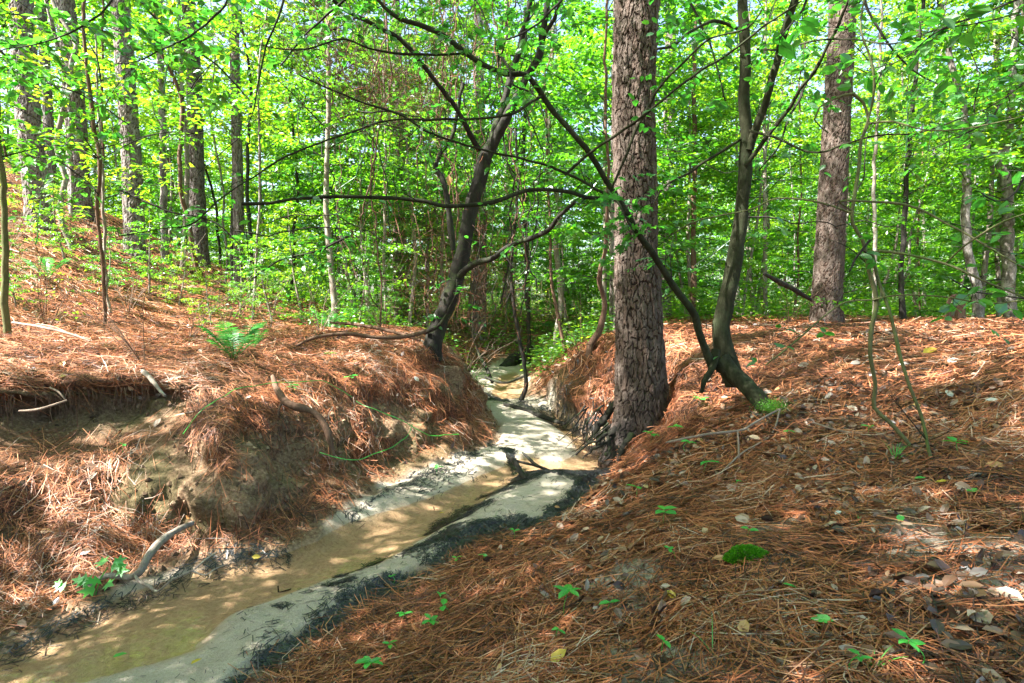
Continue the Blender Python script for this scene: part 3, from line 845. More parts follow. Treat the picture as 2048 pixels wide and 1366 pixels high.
# surface roots of the big pine
for k, pts in enumerate([
    [(1236, 850, 5.28, 50), (1218, 880, 5.15, 34), (1208, 905, 5.0, 20), (1200, 925, 4.95, 10)],
    [(1262, 865, 5.15, 50), (1246, 893, 4.98, 36), (1234, 912, 4.88, 22), (1226, 930, 4.8, 9)],
    [(1228, 862, 5.22, 20), (1206, 890, 5.12, 14), (1188, 900, 5.1, 12), (1172, 912, 5.1, 7)],
    [(1230, 800, 5.4, 40), (1200, 825, 5.45, 34), (1190, 860, 5.4, 26), (1192, 890, 5.35, 16)],
    [(1215, 860, 5.1, 18), (1185, 885, 5.1, 16), (1160, 905, 5.1, 10)]]):
    P = np.array([[*W(u, v, Y), w*Y/F/2] for u, v, Y, w in pts]); Q = spline(P, .02); b = Buf()
    tq = np.arange(len(Q))*.02; Q[:, :3] += np.stack([.05*fbm(tq*7+k*9, c*5.5, k, o=3) for c in range(3)], -1)*np.minimum(1, tq*6)[:, None]
    tube(b, Q[:, :3]-[0, 0, .03], Q[:, 3]*.38, 16, (.6, .3, .85), .55, k, True, 9)
    link('root', b.mesh('root', M['dark'], O, True), big)

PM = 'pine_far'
# ---- other pines: one proto trunk mesh, copied
def pine_proto(name, label, seed, height=17, r0=.26, nth=72, nz=620, crown=True):
    rs = np.random.RandomState(seed)
    zz = np.array([-.6, 0, .5, 2, 5, 9, height]); rad = r0*np.array([1.35, 1.22, 1.05, .97, .88, .72, .2])
    ax = np.stack([rs.normal(0, .03, 7)*zz/3, rs.normal(0, .03, 7)*zz/3, zz], -1); ax[:3, :2] = 0
    e = empty(name, (0, 0, 0), label, 'tree')
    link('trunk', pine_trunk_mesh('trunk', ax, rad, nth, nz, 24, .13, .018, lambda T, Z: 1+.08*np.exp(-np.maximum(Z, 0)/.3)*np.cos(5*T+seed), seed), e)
    if crown:
        global limbbuf
        limbbuf = Buf(); cb = Buf()
        needle_crown(cb, ax[-1][:2]*.7, height*.62, height, 3.2, 26, rs, 20)
        link('limbs', limbbuf.mesh('limbs', M['gray']), e)['kind'] = 'stuff'
        tag(link('crown', cb.mesh('crown', M['pineleaf']), e), kind='stuff')
    return e
def base_at(u, v, Y):
    p = W(u, v, Y); return np.array([p[0], p[1], ground(p[0], p[1])])
# (u, v, distance, width px, label)
pines = [
 (78, 420, 9.2, 46, 'thick grey pine trunk nearest the left border on the needle covered hill'),
 (104, 400, 12.5, 20, 'thin dark pine trunk right behind the thickest hillside pine'),
 (163, 446, 11.3, 39, 'pine trunk standing on the hill between the thickest hillside pine and the double trunk pine'),
 (272, 515, 10.6, 37, 'pine trunk lit along its left edge, second thickest on the left hill'),
 (402, 558, 13.0, 30, 'pine trunk with sunlit bark at the lower end of the bright path on the hill'),
 (480, 588, 12.0, 20, 'brownish pine trunk at the foot of the hill, farthest right of the hillside trunks'),
 (800, 600, 16, 24, 'reddish brown pine trunk behind the tangle, left of the crooked tree'),
 (958, 640, 15, 27, 'grey pine trunk seen just right of the crooked tree beyond the creek'),
 (1015, 630, 20, 18, 'distant pine trunk in line with the creek mouth'),
 (1328, 645, 13, 26, 'slim pine trunk half hidden behind the massive creekside pine'),
 (1230, 655, 9.5, 22, 'narrow pine stem peeking out on the left side of the massive creekside pine'),
 (1652, 640, 8.4, 60, 'large reddish pine alone on the flat top of the right bank'),
]
protoA = pine_proto('pine_tree', pines[0][4], 11)
protoB = pine_proto('pine_tree', pines[2][4], 12, 18, .26)
PM = 'pine'
protoC = pine_proto('pine_tree', pines[11][4], 13, 19, .26, 110, 800)
for k, (u, v, Y, w, lab) in enumerate(pines):
    loc = base_at(u, v, Y); s = (w*Y/math.hypot(F, u-1024)/2)/.265*(1.14 if u < 500 else 1)
    if k == 0: o = protoA
    elif k == 2: o = protoB
    elif k == 11: o = protoC
    else: o = copy_tree(protoA if k % 2 else protoB, loc, 0, 1, lab)
    o.location = loc; o.rotation_euler = (R.uniform(-.012, .012), R.uniform(-.02, .012), R.rand()*6.28)
    o.scale = (s, s, max(s, .85)); o['label'] = lab
protoC.rotation_euler = (0, .012, 1.0)

# ---- hand placed hardwood trees and saplings, from traced stems
WID = 1.0
def stem(buf, pts, sides=10, rough=.08, seed=0, step=.05, tint=(.5, .5, .5), jit=0.0):
    """pts (u, v, distance, width px)"""
    P = np.array([[*W(u, v, Y), w*WID*Y/2/math.hypot(F, u-1024)] for u, v, Y, w in pts])
    Q = spline(P, step)
    if jit:
        t = np.arange(len(Q))*step
        for c in range(3): Q[:, c] += jit*fbm(t*5+seed, c*7.7+seed, 0, o=3)*np.minimum(1, t*4)
    tube(buf, Q[:, :3], np.maximum(Q[:, 3], .0012), sides, tint, rough, seed)
    return Q

def leafy(lb, tb, Q, n, L=(.15, .5), size=(.05, .085), kind='oval', lper=7, droop=.15, seed=0, start=.2, spread=1.0, tr=.0022):
    """side twigs with leaves along a stem Q"""
    rs = np.random.RandomState(seed)
    for _ in range(n):
        i = int(len(Q)*(start+(1-start)*rs.rand())) % len(Q)
        p = Q[i, :3]; t = Q[min(i+1, len(Q)-1), :3]-Q[max(i-1, 0), :3]; t = t/(np.linalg.norm(t)+1e-9)
        d = rs.normal(0, 1, 3)*[1, 1, .45]; d -= t*np.dot(d, t)*.6; d = d/np.linalg.norm(d)
        l = rs.uniform(*L)
        m = max(4, int(l/.04)); s = np.linspace(0, 1, m)[:, None]
        bend = rs.normal(0, .25, 3)
        C = p+d*l*s+bend*l*s*s*.5-np.array([0, 0, droop])*l*s*s
        if tb is not None: tube(tb, C, np.linspace(tr, tr*.45, m), 4, (.5, .5, .5), cap=False)
        k = max(2, int(lper*l/.3))
        ii = rs.randint(m//4, m, k); base = C[ii]
        td = unit(np.gradient(C, axis=0))[ii]
        side = unit(np.cross(td, [0, 0, 1.0]))*np.where(rs.rand(k) < .5, 1, -1)[:, None]
        D = unit(td*.6+side+rs.normal(0, .3, (k, 3))-np.array([0, 0, .25]))
        N = unit(np.array([0, 0, 1.0])+rs.normal(0, .38*spread, (k, 3)))
        leaves(lb, base, D, N, rs.uniform(*size, k), kind, rs.rand(k, 3), rs)

def twiglets(tb, Q, n, seed):
    rs = np.random.RandomState(seed)
    for _ in range(n):
        i = rs.randint(2, len(Q)); p = Q[min(i, len(Q)-1), :3]; r = Q[min(i, len(Q)-1), 3]
        t = Q[min(i+1, len(Q)-1), :3]-Q[i-2, :3]; t /= np.linalg.norm(t)+1e-9
        d = unit(rs.normal(0, 1, 3)+t*.5); l = rs.uniform(.03, .38)**1.0
        if rs.rand() < .3: l *= .3
        C = spline(np.array([p, p+d*l*.5+rs.normal(0, .06, 3)*l, p+d*l+rs.normal(0, .15, 3)*l]), .03)
        tube(tb, C, np.linspace(min(.004, r*.5), .0008, len(C)), 4, cap=False)
        if l > .12:
            for q in range(2):
                b0 = C[rs.randint(1, len(C))]; dd = unit(d+rs.normal(0, .7, 3)); tube(tb, np.array([b0, b0+dd*l*.25, b0+dd*l*.45+rs.normal(0, .01, 3)]), [.0014, .001, .0006], 3, cap=False)
def build_tree(name, label, cat, root, stems, bark, group=None, foliage=None, fmat='leaf_fore', extra=None):
    """stems: list of (part name, pts, sides, rough, jit)"""
    o3 = W(root[0], root[1], root[2])
    e = empty(name, o3, label, cat, group); Qs = []
    for k, (pn, pts, sides, rough, jit) in enumerate(stems):
        b = Buf(); Qs.append(stem(b, pts, sides, rough, k*3.3, .04, jit=jit))
        link(pn, b.mesh(pn, M[bark], o3, True), e)
    if foliage:
        lb, tb = Buf(), Buf(); foliage(lb, tb, Qs)
        for k_, Q_ in enumerate(Qs): twiglets(tb, Q_, int(len(Q_)*.04*(5 if k_ else 1.5)), k_+len(label))
        if tb.n: tag(link('twigs', tb.mesh('twigs', M['dark'], o3), e), kind='stuff')
        if lb.n: tag(link('foliage', lb.mesh('foliage', M[fmat], o3), e), kind='stuff')
    return e

WID = .72
# crooked dark tree at the left bank nose
def fol1(lb, tb, Qs):
    for k, Q in enumerate(Qs[1:4]): leafy(lb, tb, Q, 13, (.3, .8), (.05, .09), 'oval', 9, .1, k, .4)
    for k, Q in enumerate(Qs[4:]): leafy(lb, tb, Q, 9, (.2, .5), (.05, .08), 'oval', 6, .1, k+9, .3)
TREE_B = build_tree('crooked_tree', 'dark crooked forked tree leaning right from the nose of the left bank', 'tree', (868, 690, 6.4), [
 ('trunk', [(862, 720, 6.35, 60), (872, 668, 6.4, 50), (893, 610, 6.4, 46), (910, 560, 6.4, 46), (925, 500, 6.4, 40), (938, 440, 6.4, 40), (952, 380, 6.4, 38), (972, 310, 6.4, 36), (985, 285, 6.4, 30)], 14, .14, .01),
 ('limb', [(975, 310, 6.4, 28), (990, 265, 6.42, 26), (1005, 215, 6.45, 20), (1020, 165, 6.5, 17), (1035, 110, 6.5, 17), (1050, 50, 6.5, 15), (1062, -20, 6.5, 14), (1070, -120, 6.5, 10)], 10, .1, .015),
 ('limb', [(982, 300, 6.38, 28), (1008, 240, 6.3, 26), (1030, 200, 6.3, 22), (1055, 150, 6.3, 20), (1078, 110, 6.3, 21), (1085, 70, 6.3, 20), (1095, 0, 6.3, 15), (1110, -110, 6.3, 10)], 10, .1, .015),
 ('limb', [(1082, 90, 6.3, 13), (1098, 50, 6.2, 11), (1118, 15, 6.1, 9), (1140, -60, 6.0, 7)], 8, .1, .015),
 ('branch', [(958, 300, 6.3, 16), (930, 245, 6.0, 14), (895, 190, 5.8, 13), (860, 150, 5.6, 12), (830, 110, 5.4, 12), (790, 70, 5.3, 12), (735, 40, 5.2, 12), (690, 20, 5.1, 11), (655, -10, 5.0, 10)], 8, .1, .02),
 ('branch', [(918, 552, 6.35, 20), (940, 532, 6.2, 18), (985, 515, 6.0, 15), (1020, 492, 5.8, 13), (1060, 475, 5.6, 14), (1095, 462, 5.4, 13), (1120, 430, 5.2, 12), (1150, 402, 5.0, 10)], 9, .1, .012),
 ('dead_stem', [(905, 500, 6.2, 12), (903, 460, 6.2, 16), (895, 410, 6.2, 14), (885, 370, 6.2, 16), (873, 335, 6.2, 13), (880, 310, 6.2, 10), (900, 285, 6.2, 11), (912, 250, 6.2, 10), (922, 200, 6.2, 9), (928, 165, 6.2, 8)], 8, .25, .02),
 ('root', [(850, 665, 6.3, 14), (880, 648, 6.15, 8), (910, 592, 6.05, 6), (915, 560, 6.1, 5)], 6, .1, .01),
], 'dark', foliage=fol1)

WID = .80
# multi stemmed smooth tree on the right bank with the long arching stem
def fol3(lb, tb, Qs):
    for k in (3, 4): leafy(lb, tb, Qs[k], 16, (.15, .4), (.045, .08), 'oval', 7, .1, k+20, .5)
    leafy(lb, tb, Qs[5], 24, (.12, .4), (.04, .075), 'lobed', 8, .1, 27, .35)
    for k in range(6, len(Qs)): leafy(lb, tb, Qs[k], 8, (.12, .35), (.04, .07), 'oval', 6, .1, k+20, .2)
TREE_A = build_tree('arching_tree', 'smooth dark multi stemmed tree with a long stem arching left over the creek', 'tree', (1450, 700, 4.5), [
 ('trunk', [(1470, 770, 4.45, 52), (1455, 720, 4.5, 56), (1442, 672, 4.5, 46), (1446, 620, 4.5, 44), (1460, 560, 4.5, 42), (1472, 500, 4.5, 40), (1480, 440, 4.5, 36), (1483, 405, 4.5, 32), (1492, 340, 4.5, 36), (1492, 270, 4.5, 31), (1486, 190, 4.5, 29), (1490, 100, 4.5, 27), (1484, 20, 4.5, 26), (1480, -60, 4.5, 22)], 16, .08, .008),
 ('stump_foot', [(1440, 720, 4.42, 50), (1468, 748, 4.35, 44), (1495, 772, 4.25, 46), (1520, 800, 4.15, 44), (1545, 832, 4.05, 40)], 14, .22, .006),
 ('root', [(1432, 700, 4.4, 26), (1425, 735, 4.35, 20), (1408, 762, 4.3, 14), (1402, 785, 4.3, 10)], 8, .15, .004),
 ('limb', [(1500, 300, 4.45, 22), (1517, 235, 4.4, 20), (1540, 180, 4.3, 19), (1552, 130, 4.25, 20), (1566, 70, 4.2, 22), (1590, 10, 4.1, 20), (1610, -60, 4.0, 16)], 10, .1, .01),
 ('limb', [(1490, 330, 4.45, 13), (1512, 305, 4.4, 12), (1545, 262, 4.3, 11), (1580, 222, 4.2, 10), (1600, 180, 4.1, 10), (1630, 145, 4.0, 9), (1655, 95, 3.9, 9), (1680, 40, 3.8, 9), (1702, -10, 3.7, 8)], 8, .1, .012),
 ('arching_stem', [(1425, 735, 4.4, 24), (1412, 700, 4.35, 20), (1392, 640, 4.3, 19), (1368, 600, 4.25, 18), (1340, 560, 4.2, 17), (1305, 505, 4.15, 17), (1278, 465, 4.1, 16), (1240, 405, 4.05, 15), (1215, 360, 4.0, 14), (1180, 305, 3.95, 14), (1150, 270, 3.92, 14), (1110, 225, 3.9, 14), (1078, 180, 3.85, 15), (1050, 150, 3.82, 13), (1010, 147, 3.8, 12), (965, 128, 3.75, 12), (925, 100, 3.7, 12), (890, 75, 3.68, 12), (845, 55, 3.6, 13), (800, 38, 3.55, 11), (765, 10, 3.5, 9), (735, -30, 3.5, 8)], 12, .1, .012),
 ('branch', [(1240, 402, 4.05, 10), (1210, 397, 4.0, 9), (1170, 395, 3.95, 10), (1135, 382, 3.9, 10), (1085, 378, 3.85, 10), (1040, 384, 3.8, 10), (990, 402, 3.75, 11), (940, 411, 3.72, 11), (890, 412, 3.7, 10), (850, 402, 3.68, 10), (800, 396, 3.66, 10), (720, 393, 3.6, 9), (650, 391, 3.55, 9), (590, 397, 3.5, 9), (540, 405, 3.5, 9), (484, 407, 3.45, 9)], 9, .12, .008),
 ('branch', [(1225, 395, 4.05, 8), (1190, 378, 4.05, 7), (1150, 355, 4.05, 7), (1100, 333, 4.0, 7), (1050, 322, 4.0, 6), (985, 305, 3.95, 6), (930, 288, 3.9, 6), (860, 265, 3.85, 6), (810, 235, 3.8, 6), (760, 215, 3.75, 6), (680, 190, 3.7, 5), (600, 150, 3.6, 4)], 7, .1, .01),
 ('branch', [(1088, 190, 3.87, 8), (1060, 205, 3.8, 7), (1025, 226, 3.75, 7), (980, 236, 3.72, 6), (920, 238, 3.7, 6), (850, 240, 3.66, 6), (790, 240, 3.62, 5), (720, 255, 3.58, 5), (640, 285, 3.5, 5), (560, 320, 3.45, 5), (480, 370, 3.4, 4), (390, 440, 3.3, 4), (330, 458, 3.3, 3), (240, 470, 3.2, 3)], 7, .1, .01),
 ('branch', [(1130, 350, 3.95, 7), (1160, 322, 3.9, 7), (1200, 290, 3.8, 7), (1250, 258, 3.7, 7), (1300, 218, 3.6, 7), (1345, 180, 3.5, 6), (1400, 140, 3.4, 6), (1460, 100, 3.3, 6), (1530, 50, 3.2, 5), (1600, 5, 3.1, 4)], 7, .1, .012),
 ('branch', [(1215, 395, 4.0, 6), (1250, 320, 3.9, 7), (1290, 225, 3.8, 8), (1320, 170, 3.7, 7), (1370, 120, 3.6, 6), (1420, 75, 3.5, 5), (1490, 55, 3.4, 5), (1520, 20, 3.4, 4)], 7, .1, .014),
 ('branch', [(960, 128, 3.75, 6), (940, 110, 3.7, 5), (890, 110, 3.65, 6), (810, 105, 3.6, 6), (740, 95, 3.55, 5), (690, 75, 3.5, 5), (600, 100, 3.4, 4), (520, 90, 3.4, 3)], 6, .1, .012),
 ('branch', [(1482, 278, 4.5, 8), (1420, 315, 4.4, 8), (1380, 345, 4.3, 7), (1330, 372, 4.25, 6), (1312, 400, 4.2, 4)], 6, .1, .01),
 ('branch', [(1480, 60, 4.45, 8), (1430, 42, 4.3, 9), (1390, 60, 4.2, 8), (1350, 90, 4.1, 7), (1315, 98, 4.0, 6)], 6, .1, .01),
 ('branch', [(1515, 98, 4.45, 6), (1560, 100, 4.2, 6), (1620, 85, 3.9, 5), (1700, 75, 3.7, 5), (1790, 88, 3.5, 5), (1880, 60, 3.4, 4), (1980, 40, 3.3, 4), (2060, 25, 3.2, 3)], 6, .1, .012),
 ('branch', [(1500, 262, 4.4, 7), (1545, 275, 4.2, 7), (1600, 298, 4.0, 6), (1660, 300, 3.8, 6), (1740, 275, 3.6, 5), (1830, 265, 3.5, 5), (1950, 230, 3.4, 4), (2050, 170, 3.3, 4)], 6, .1, .012),
], 'smooth', foliage=fol3)

WID = 1.0
# thin greenish sapling nearest the camera
def fol5(lb, tb, Qs):
    for k, Q in enumerate(Qs[2:]): leafy(lb, tb, Q, 4, (.08, .26), (.04, .075), 'oval', 5, .15, k+50, .35, 1.3, .0014)
build_tree('curled_sapling', 'thin mossy twin stemmed sapling with a curled top on the right bank slope', 'sapling', (1845, 930, 2.95), [
 ('stem', [(1850, 932, 2.95, 7), (1820, 890, 3.0, 9), (1780, 845, 3.05, 10), (1748, 815, 3.1, 10), (1750, 765, 3.1, 9), (1738, 710, 3.1, 9), (1742, 655, 3.1, 10), (1752, 600, 3.1, 10), (1738, 545, 3.1, 9), (1725, 480, 3.1, 8), (1703, 445, 3.1, 8), (1706, 400, 3.1, 8), (1716, 340, 3.1, 7), (1722, 280, 3.1, 7), (1738, 245, 3.1, 6), (1728, 205, 3.1, 6), (1708, 188, 3.1, 8), (1670, 198, 3.1, 5), (1638, 215, 3.1, 4), (1628, 240, 3.1, 4), (1656, 266, 3.1, 3)], 9, .12, .004),
 ('stem', [(1877, 966, 2.75, 9), (1858, 900, 2.8, 8), (1845, 840, 2.85, 8), (1820, 770, 2.9, 8), (1795, 690, 3.0, 8), (1775, 610, 3.05, 7), (1755, 550, 3.1, 8), (1745, 500, 3.1, 6)], 8, .12, .004),
 ('branch', [(1732, 512, 3.08, 7), (1760, 503, 3.0, 7), (1830, 512, 2.9, 6), (1900, 530, 2.8, 6), (1960, 560, 2.7, 5), (2060, 600, 2.6, 4)], 7, .1, .004),
 ('branch', [(1702, 420, 3.08, 5), (1680, 402, 3.0, 4), (1740, 402, 2.95, 5), (1820, 412, 2.9, 6), (1900, 450, 2.8, 5), (1970, 490, 2.7, 5), (2060, 540, 2.6, 5)], 7, .1, .006),
 ('branch', [(1700, 425, 3.1, 5), (1640, 405, 3.15, 4), (1560, 398, 3.2, 4), (1500, 420, 3.3, 3), (1400, 440, 3.4, 3), (1340, 470, 3.5, 2)], 6, .1, .006),
 ('branch', [(1738, 247, 3.1, 5), (1785, 242, 3.0, 5), (1850, 258, 2.9, 4), (1930, 258, 2.8, 4), (2050, 230, 2.7, 3)], 6, .1, .006),
 ('branch', [(1742, 600, 3.1, 4), (1690, 605, 3.1, 5), (1640, 640, 3.1, 4), (1580, 690, 3.1, 4), (1530, 730, 3.15, 3)], 6, .1, .004),
 ('branch', [(1745, 600, 3.1, 5), (1800, 590, 3.0, 4), (1900, 595, 2.9, 4), (1980, 608, 2.8, 4), (2060, 600, 2.7, 3)], 6, .1, .006),
 ('branch', [(1890, 528, 2.82, 4), (1930, 490, 2.7, 5), (1990, 450, 2.6, 5), (2060, 425, 2.5, 4)], 6, .1, .006),
 ('branch', [(1722, 280, 3.1, 4), (1745, 200, 3.05, 5), (1740, 120, 3.0, 5), (1720, 60, 3.0, 4), (1730, -20, 3.0, 3)], 6, .1, .006),
], 'mossbark', foliage=fol5)

# other traced trunks: (name, label, cat, bark, pts)
slim = [
 ('hardwood_sapling', 'mossy slim trunk cut by the left border of the picture', 'tree', 'mossbark', [(14, 650, 5.2, 17), (10, 560, 5.2, 16), (8, 440, 5.2, 14), (2, 330, 5.2, 13), (-8, 200, 5.2, 12), (-12, 60, 5.2, 10), (-20, -80, 5.2, 8)]),
 ('hardwood_sapling', 'thin dark sapling in front of the sunlit hillside pine, growing from the slope', 'sapling', 'vine', [(210, 645, 6.5, 8), (205, 540, 6.5, 8), (196, 440, 6.5, 8), (200, 340, 6.5, 9), (188, 240, 6.5, 9), (172, 130, 6.5, 8), (165, 0, 6.5, 7), (160, -90, 6.5, 6)]),
 ('hardwood_sapling', 'pale thin sapling growing beside the thin dark sapling on the slope', 'sapling', 'gray', [(222, 640, 7, 6), (212, 560, 7, 7), (208, 450, 7, 7), (204, 330, 7, 6), (196, 200, 7, 5), (190, 50, 7, 4)]),
 ('hardwood_tree', 'speckled slender trunk between the two thickest sunlit pines of the left hill', 'tree', 'pale_trunk', [(332, 545, 11.5, 17), (328, 430, 11.5, 16), (326, 300, 11.5, 14), (322, 150, 11.5, 14), (318, 0, 11.5, 13), (315, -120, 11.5, 12)]),
 ('hardwood_tree', 'dark narrow trunk touching the brownish pine at the foot of the hill', 'tree', 'dark', [(466, 585, 12.5, 13), (466, 480, 12.5, 13), (470, 350, 12.5, 12), (468, 200, 12.5, 11), (474, 50, 12.5, 10), (476, -80, 12.5, 9)]),
 ('hardwood_tree', 'grey wavy trunk right of the creek mouth with a low fork', 'tree', 'gray', [(1112, 665, 12, 10), (1122, 610, 12, 12), (1118, 540, 12, 12), (1112, 480, 12, 11), (1120, 420, 12, 11), (1098, 330, 12, 9), (1100, 200, 12, 8), (1108, 50, 12, 7)]),
 ('hardwood_tree', 'slender dark stem standing midway between creek mouth and massive pine', 'tree', 'dark', [(1058, 680, 12, 8), (1055, 560, 12, 10), (1052, 440, 12, 9), (1045, 330, 12, 9), (1052, 180, 12, 8), (1050, 20, 12, 7)]),
 ('hardwood_tree', 'slim brown trunk standing straight between the massive pine and the arching tree', 'tree', 'vine', [(1386, 648, 10.5, 13), (1388, 560, 10.5, 12), (1386, 450, 10.5, 10), (1390, 330, 10.5, 10), (1388, 180, 10.5, 9), (1392, 20, 10.5, 8), (1394, -60, 10.5, 8)]),
 ('hardwood_tree', 'straight thin dark trunk right of the large reddish pine', 'tree', 'dark', [(1806, 642, 8.6, 17), (1802, 560, 8.6, 12), (1808, 460, 8.6, 12), (1814, 340, 8.6, 11), (1824, 240, 8.6, 10), (1832, 130, 8.6, 9), (1848, 0, 8.6, 8), (1852, -80, 8.6, 7)]),
 ('hardwood_sapling', 'thin grey brown sapling between the large reddish pine and the thin dark trunk', 'sapling', 'gray', [(1748, 640, 8.2, 9), (1750, 540, 8.2, 9), (1752, 450, 8.2, 9), (1748, 380, 8.2, 8), (1752, 280, 8.2, 7), (1760, 140, 8.2, 6), (1764, -30, 8.2, 5)]),
 ('hardwood_tree', 'pale mottled trunk with a kink, nearer the right border than the large pine', 'tree', 'pale_trunk', [(1956, 625, 9.0, 24), (1950, 560, 9.0, 22), (1936, 500, 9.0, 20), (1932, 420, 9.0, 20), (1934, 330, 9.0, 18), (1930, 240, 9.0, 15), (1918, 180, 9.0, 14), (1898, 110, 9.0, 13), (1880, 0, 9.0, 11), (1870, -100, 9.0, 10)]),
 ('hardwood_tree', 'thick pale trunk with a bent limb at the right border', 'tree', 'pale_trunk', [(2022, 640, 9.3, 32), (2016, 560, 9.3, 30), (2014, 470, 9.3, 28), (2016, 390, 9.3, 26), (2004, 320, 9.3, 26), (2018, 260, 9.3, 18), (2024, 160, 9.3, 16), (2030, 40, 9.3, 14), (2034, -60, 9.3, 12)]),
 ('hardwood_tree', 'narrow pale trunk close behind the thick bent trunk at the right border', 'tree', 'gray', [(1998, 620, 10.2, 12), (1996, 500, 10.2, 11), (1998, 380, 10.2, 10), (1994, 250, 10.2, 9), (1990, 100, 10.2, 9), (1992, -30, 10.2, 8)]),
 ('hardwood_sapling', 'bare dark sapling rising out of the creek between both banks', 'sapling', 'dark', [(1040, 806, 8.0, 11), (1052, 770, 8.0, 9), (1050, 730, 8.0, 8), (1038, 670, 8.0, 8), (1028, 600, 8.0, 7), (1022, 520, 8.0, 6), (1030, 440, 8.0, 6), (1036, 360, 8.0, 5), (1030, 250, 8.0, 4)]),
 ('hardwood_sapling', 'light brown thin stem leaning left above the right creek bank', 'sapling', 'vine', [(1130, 700, 9.2, 8), (1118, 640, 9.2, 8), (1106, 580, 9.2, 7), (1100, 500, 9.2, 6), (1098, 420, 9.2, 5), (1094, 300, 9.2, 5), (1090, 150, 9.2, 4)]),
 ('dead_shrub', 'dead dark shrub stem clinging to the bank left of the massive pine', 'shrub', 'vine', [(1180, 690, 7.3, 14), (1200, 655, 7.3, 14), (1208, 600, 7.3, 10), (1198, 555, 7.2, 10), (1210, 500, 7.1, 8), (1214, 420, 7, 7), (1216, 330, 6.9, 6), (1210, 200, 6.9, 6), (1212, 60, 6.9, 5), (1218, -30, 6.9, 5)]),
]
for k, (nm, lab, cat, bark, pts) in enumerate(slim):
    o3 = W(*pts[0][:3]); g = ground(o3[0], o3[1]); 
    e = empty(nm, (o3[0], o3[1], g), lab, cat); org = np.array([o3[0], o3[1], g])
    P = [list(q) for q in pts]
    b = Buf(); Q = stem(b, P, 9, .1, k*1.7, .06, jit=.015)
    dz = Q[0, 2]-g
    if dz > 0.02:   # carry the stem down into the ground
        tube(b, np.array([Q[0, :3]-[0, 0, dz+.08], Q[0, :3]]), [Q[0, 3]*1.2, Q[0, 3]], 9, (.5, .5, .5))
    link('trunk', b.mesh('trunk', M[bark], org, True), e)
    tb, lb = Buf(), Buf(); rs = np.random.RandomState(100+k)
    nb = 10 if 'sapling' in nm else 16
    if nm != 'dead_shrub':
        for m_ in range(nb):
            i0 = int(len(Q)*(.35+.62*rs.rand())); p = Q[min(i0, len(Q)-1), :3]; a = rs.rand()*6.28; L = rs.uniform(.5, 1.6)
            B = spline(np.array([p, p+np.array([math.cos(a)*L*.5, math.sin(a)*L*.5, L*.22]), p+np.array([math.cos(a)*L, math.sin(a)*L, L*.30])]), .06)
            tube(tb, B, np.linspace(.007, .002, len(B)), 4, cap=False)
            leafy(lb, tb, B, 9, (.15, .45), (.05, .09), 'kite', 12, .1, m_+k*7, .15)
        tag(link('twigs', tb.mesh('twigs', M['dark'], org), e), kind='stuff')
        tag(link('foliage', lb.mesh('foliage', M['leaf'], org), e), kind='stuff')

# ---- understory trees behind: protos and copies
def understory_proto(seed, H, z0, nb, reach, lsize, kind='kite', lean=.04, dens=1.0, tr=.055):
    rs = np.random.RandomState(seed)
    zz = np.linspace(-.3, H, 14); ax = np.stack([lean*zz*rs.normal(0, 1)+.10*fbm(zz*.5, seed, 0, o=2), lean*zz*rs.normal(0, 1)+.10*fbm(zz*.5, seed+9, 0, o=2), zz], -1)
    trk = Buf(); tube(trk, ax, np.linspace(tr, tr*.2, 14), 8, rough=.1, seed=seed, lump=6)
    tw, lf = Buf(), Buf()
    for b in range(nb):
        f = (b+rs.rand())/nb; z = z0+(H-z0)*f; a = b*2.4+rs.normal(0, .4); L = reach*(1-.62*f**1.5)*(.6+.6*rs.rand())
        o = np.array([np.interp(z, zz, ax[:, 0]), np.interp(z, zz, ax[:, 1]), z]); rise = rs.uniform(.0, .45)
        d = np.array([math.cos(a), math.sin(a), 0])
        B = spline(np.array([o, o+d*L*.5+[0, 0, L*rise*.6], o+d*L+[0, 0, L*rise*.7]]), .12)
        tube(tw, B, np.linspace(.012, .003, len(B)), 3, cap=False)
        nt = int(14*dens*L/1.5)+3
        i = (len(B)*(.15+.85*rs.rand(nt)**.8)).astype(int).clip(0, len(B)-1)
        sgn = np.where(rs.rand(nt) < .5, 1, -1)
        aa = a+sgn*rs.uniform(.5, 1.2, nt); l = rs.uniform(.25, .7, nt)*(L/1.7)
        nl = 11
        s = np.linspace(.15, 1, nl)
        td = np.stack([np.cos(aa), np.sin(aa), rs.uniform(-.25, .2, nt)], -1)
        P = B[i][:, None]+td[:, None]*(l[:, None]*s)[..., None]-np.array([0, 0, .12])*(l[:, None]*s**2)[..., None]
        P = P+rs.normal(0, .03, P.shape)
        sd = np.stack([-np.sin(aa), np.cos(aa), 0*aa], -1)[:, None]*np.where(np.arange(nl) % 2, 1, -1)[None, :, None]
        D = td[:, None]*.5+sd+rs.normal(0, .35, P.shape)-[0, 0, .25]
        N = np.array([0, 0, 1.])+rs.normal(0, .5, P.shape)
        m = nt*nl
        # one tint per twig plus scatter
        tt = np.clip(np.repeat(rs.beta(2, 2, nt), nl)*.6+.4*rs.rand(m), 0, 1)
        leaves(lf, P.reshape(-1, 3), D.reshape(-1, 3), N.reshape(-1, 3), lsize*rs.uniform(.65, 1.25, m), kind, np.stack([tt, rs.rand(m), rs.rand(m)], -1), rs)
    return trk, tw, lf
UG = 'understory trees of the woods behind'
protos = []
specs = [(201, 7.5, .8, 38, 1.9, .13), (202, 8.5, 1.6, 40, 2.2, .135), (203, 6.0, .5, 36, 1.6, .115), (204, 9.5, 2.6, 50, 2.4, .10), (205, 8, 1.0, 46, 2.0, .11), (206, 4.0, .3, 30, 1.3, .095), (207, 9.5, 3.6, 22, 2.4, .10, 'kite', .04, .8)]
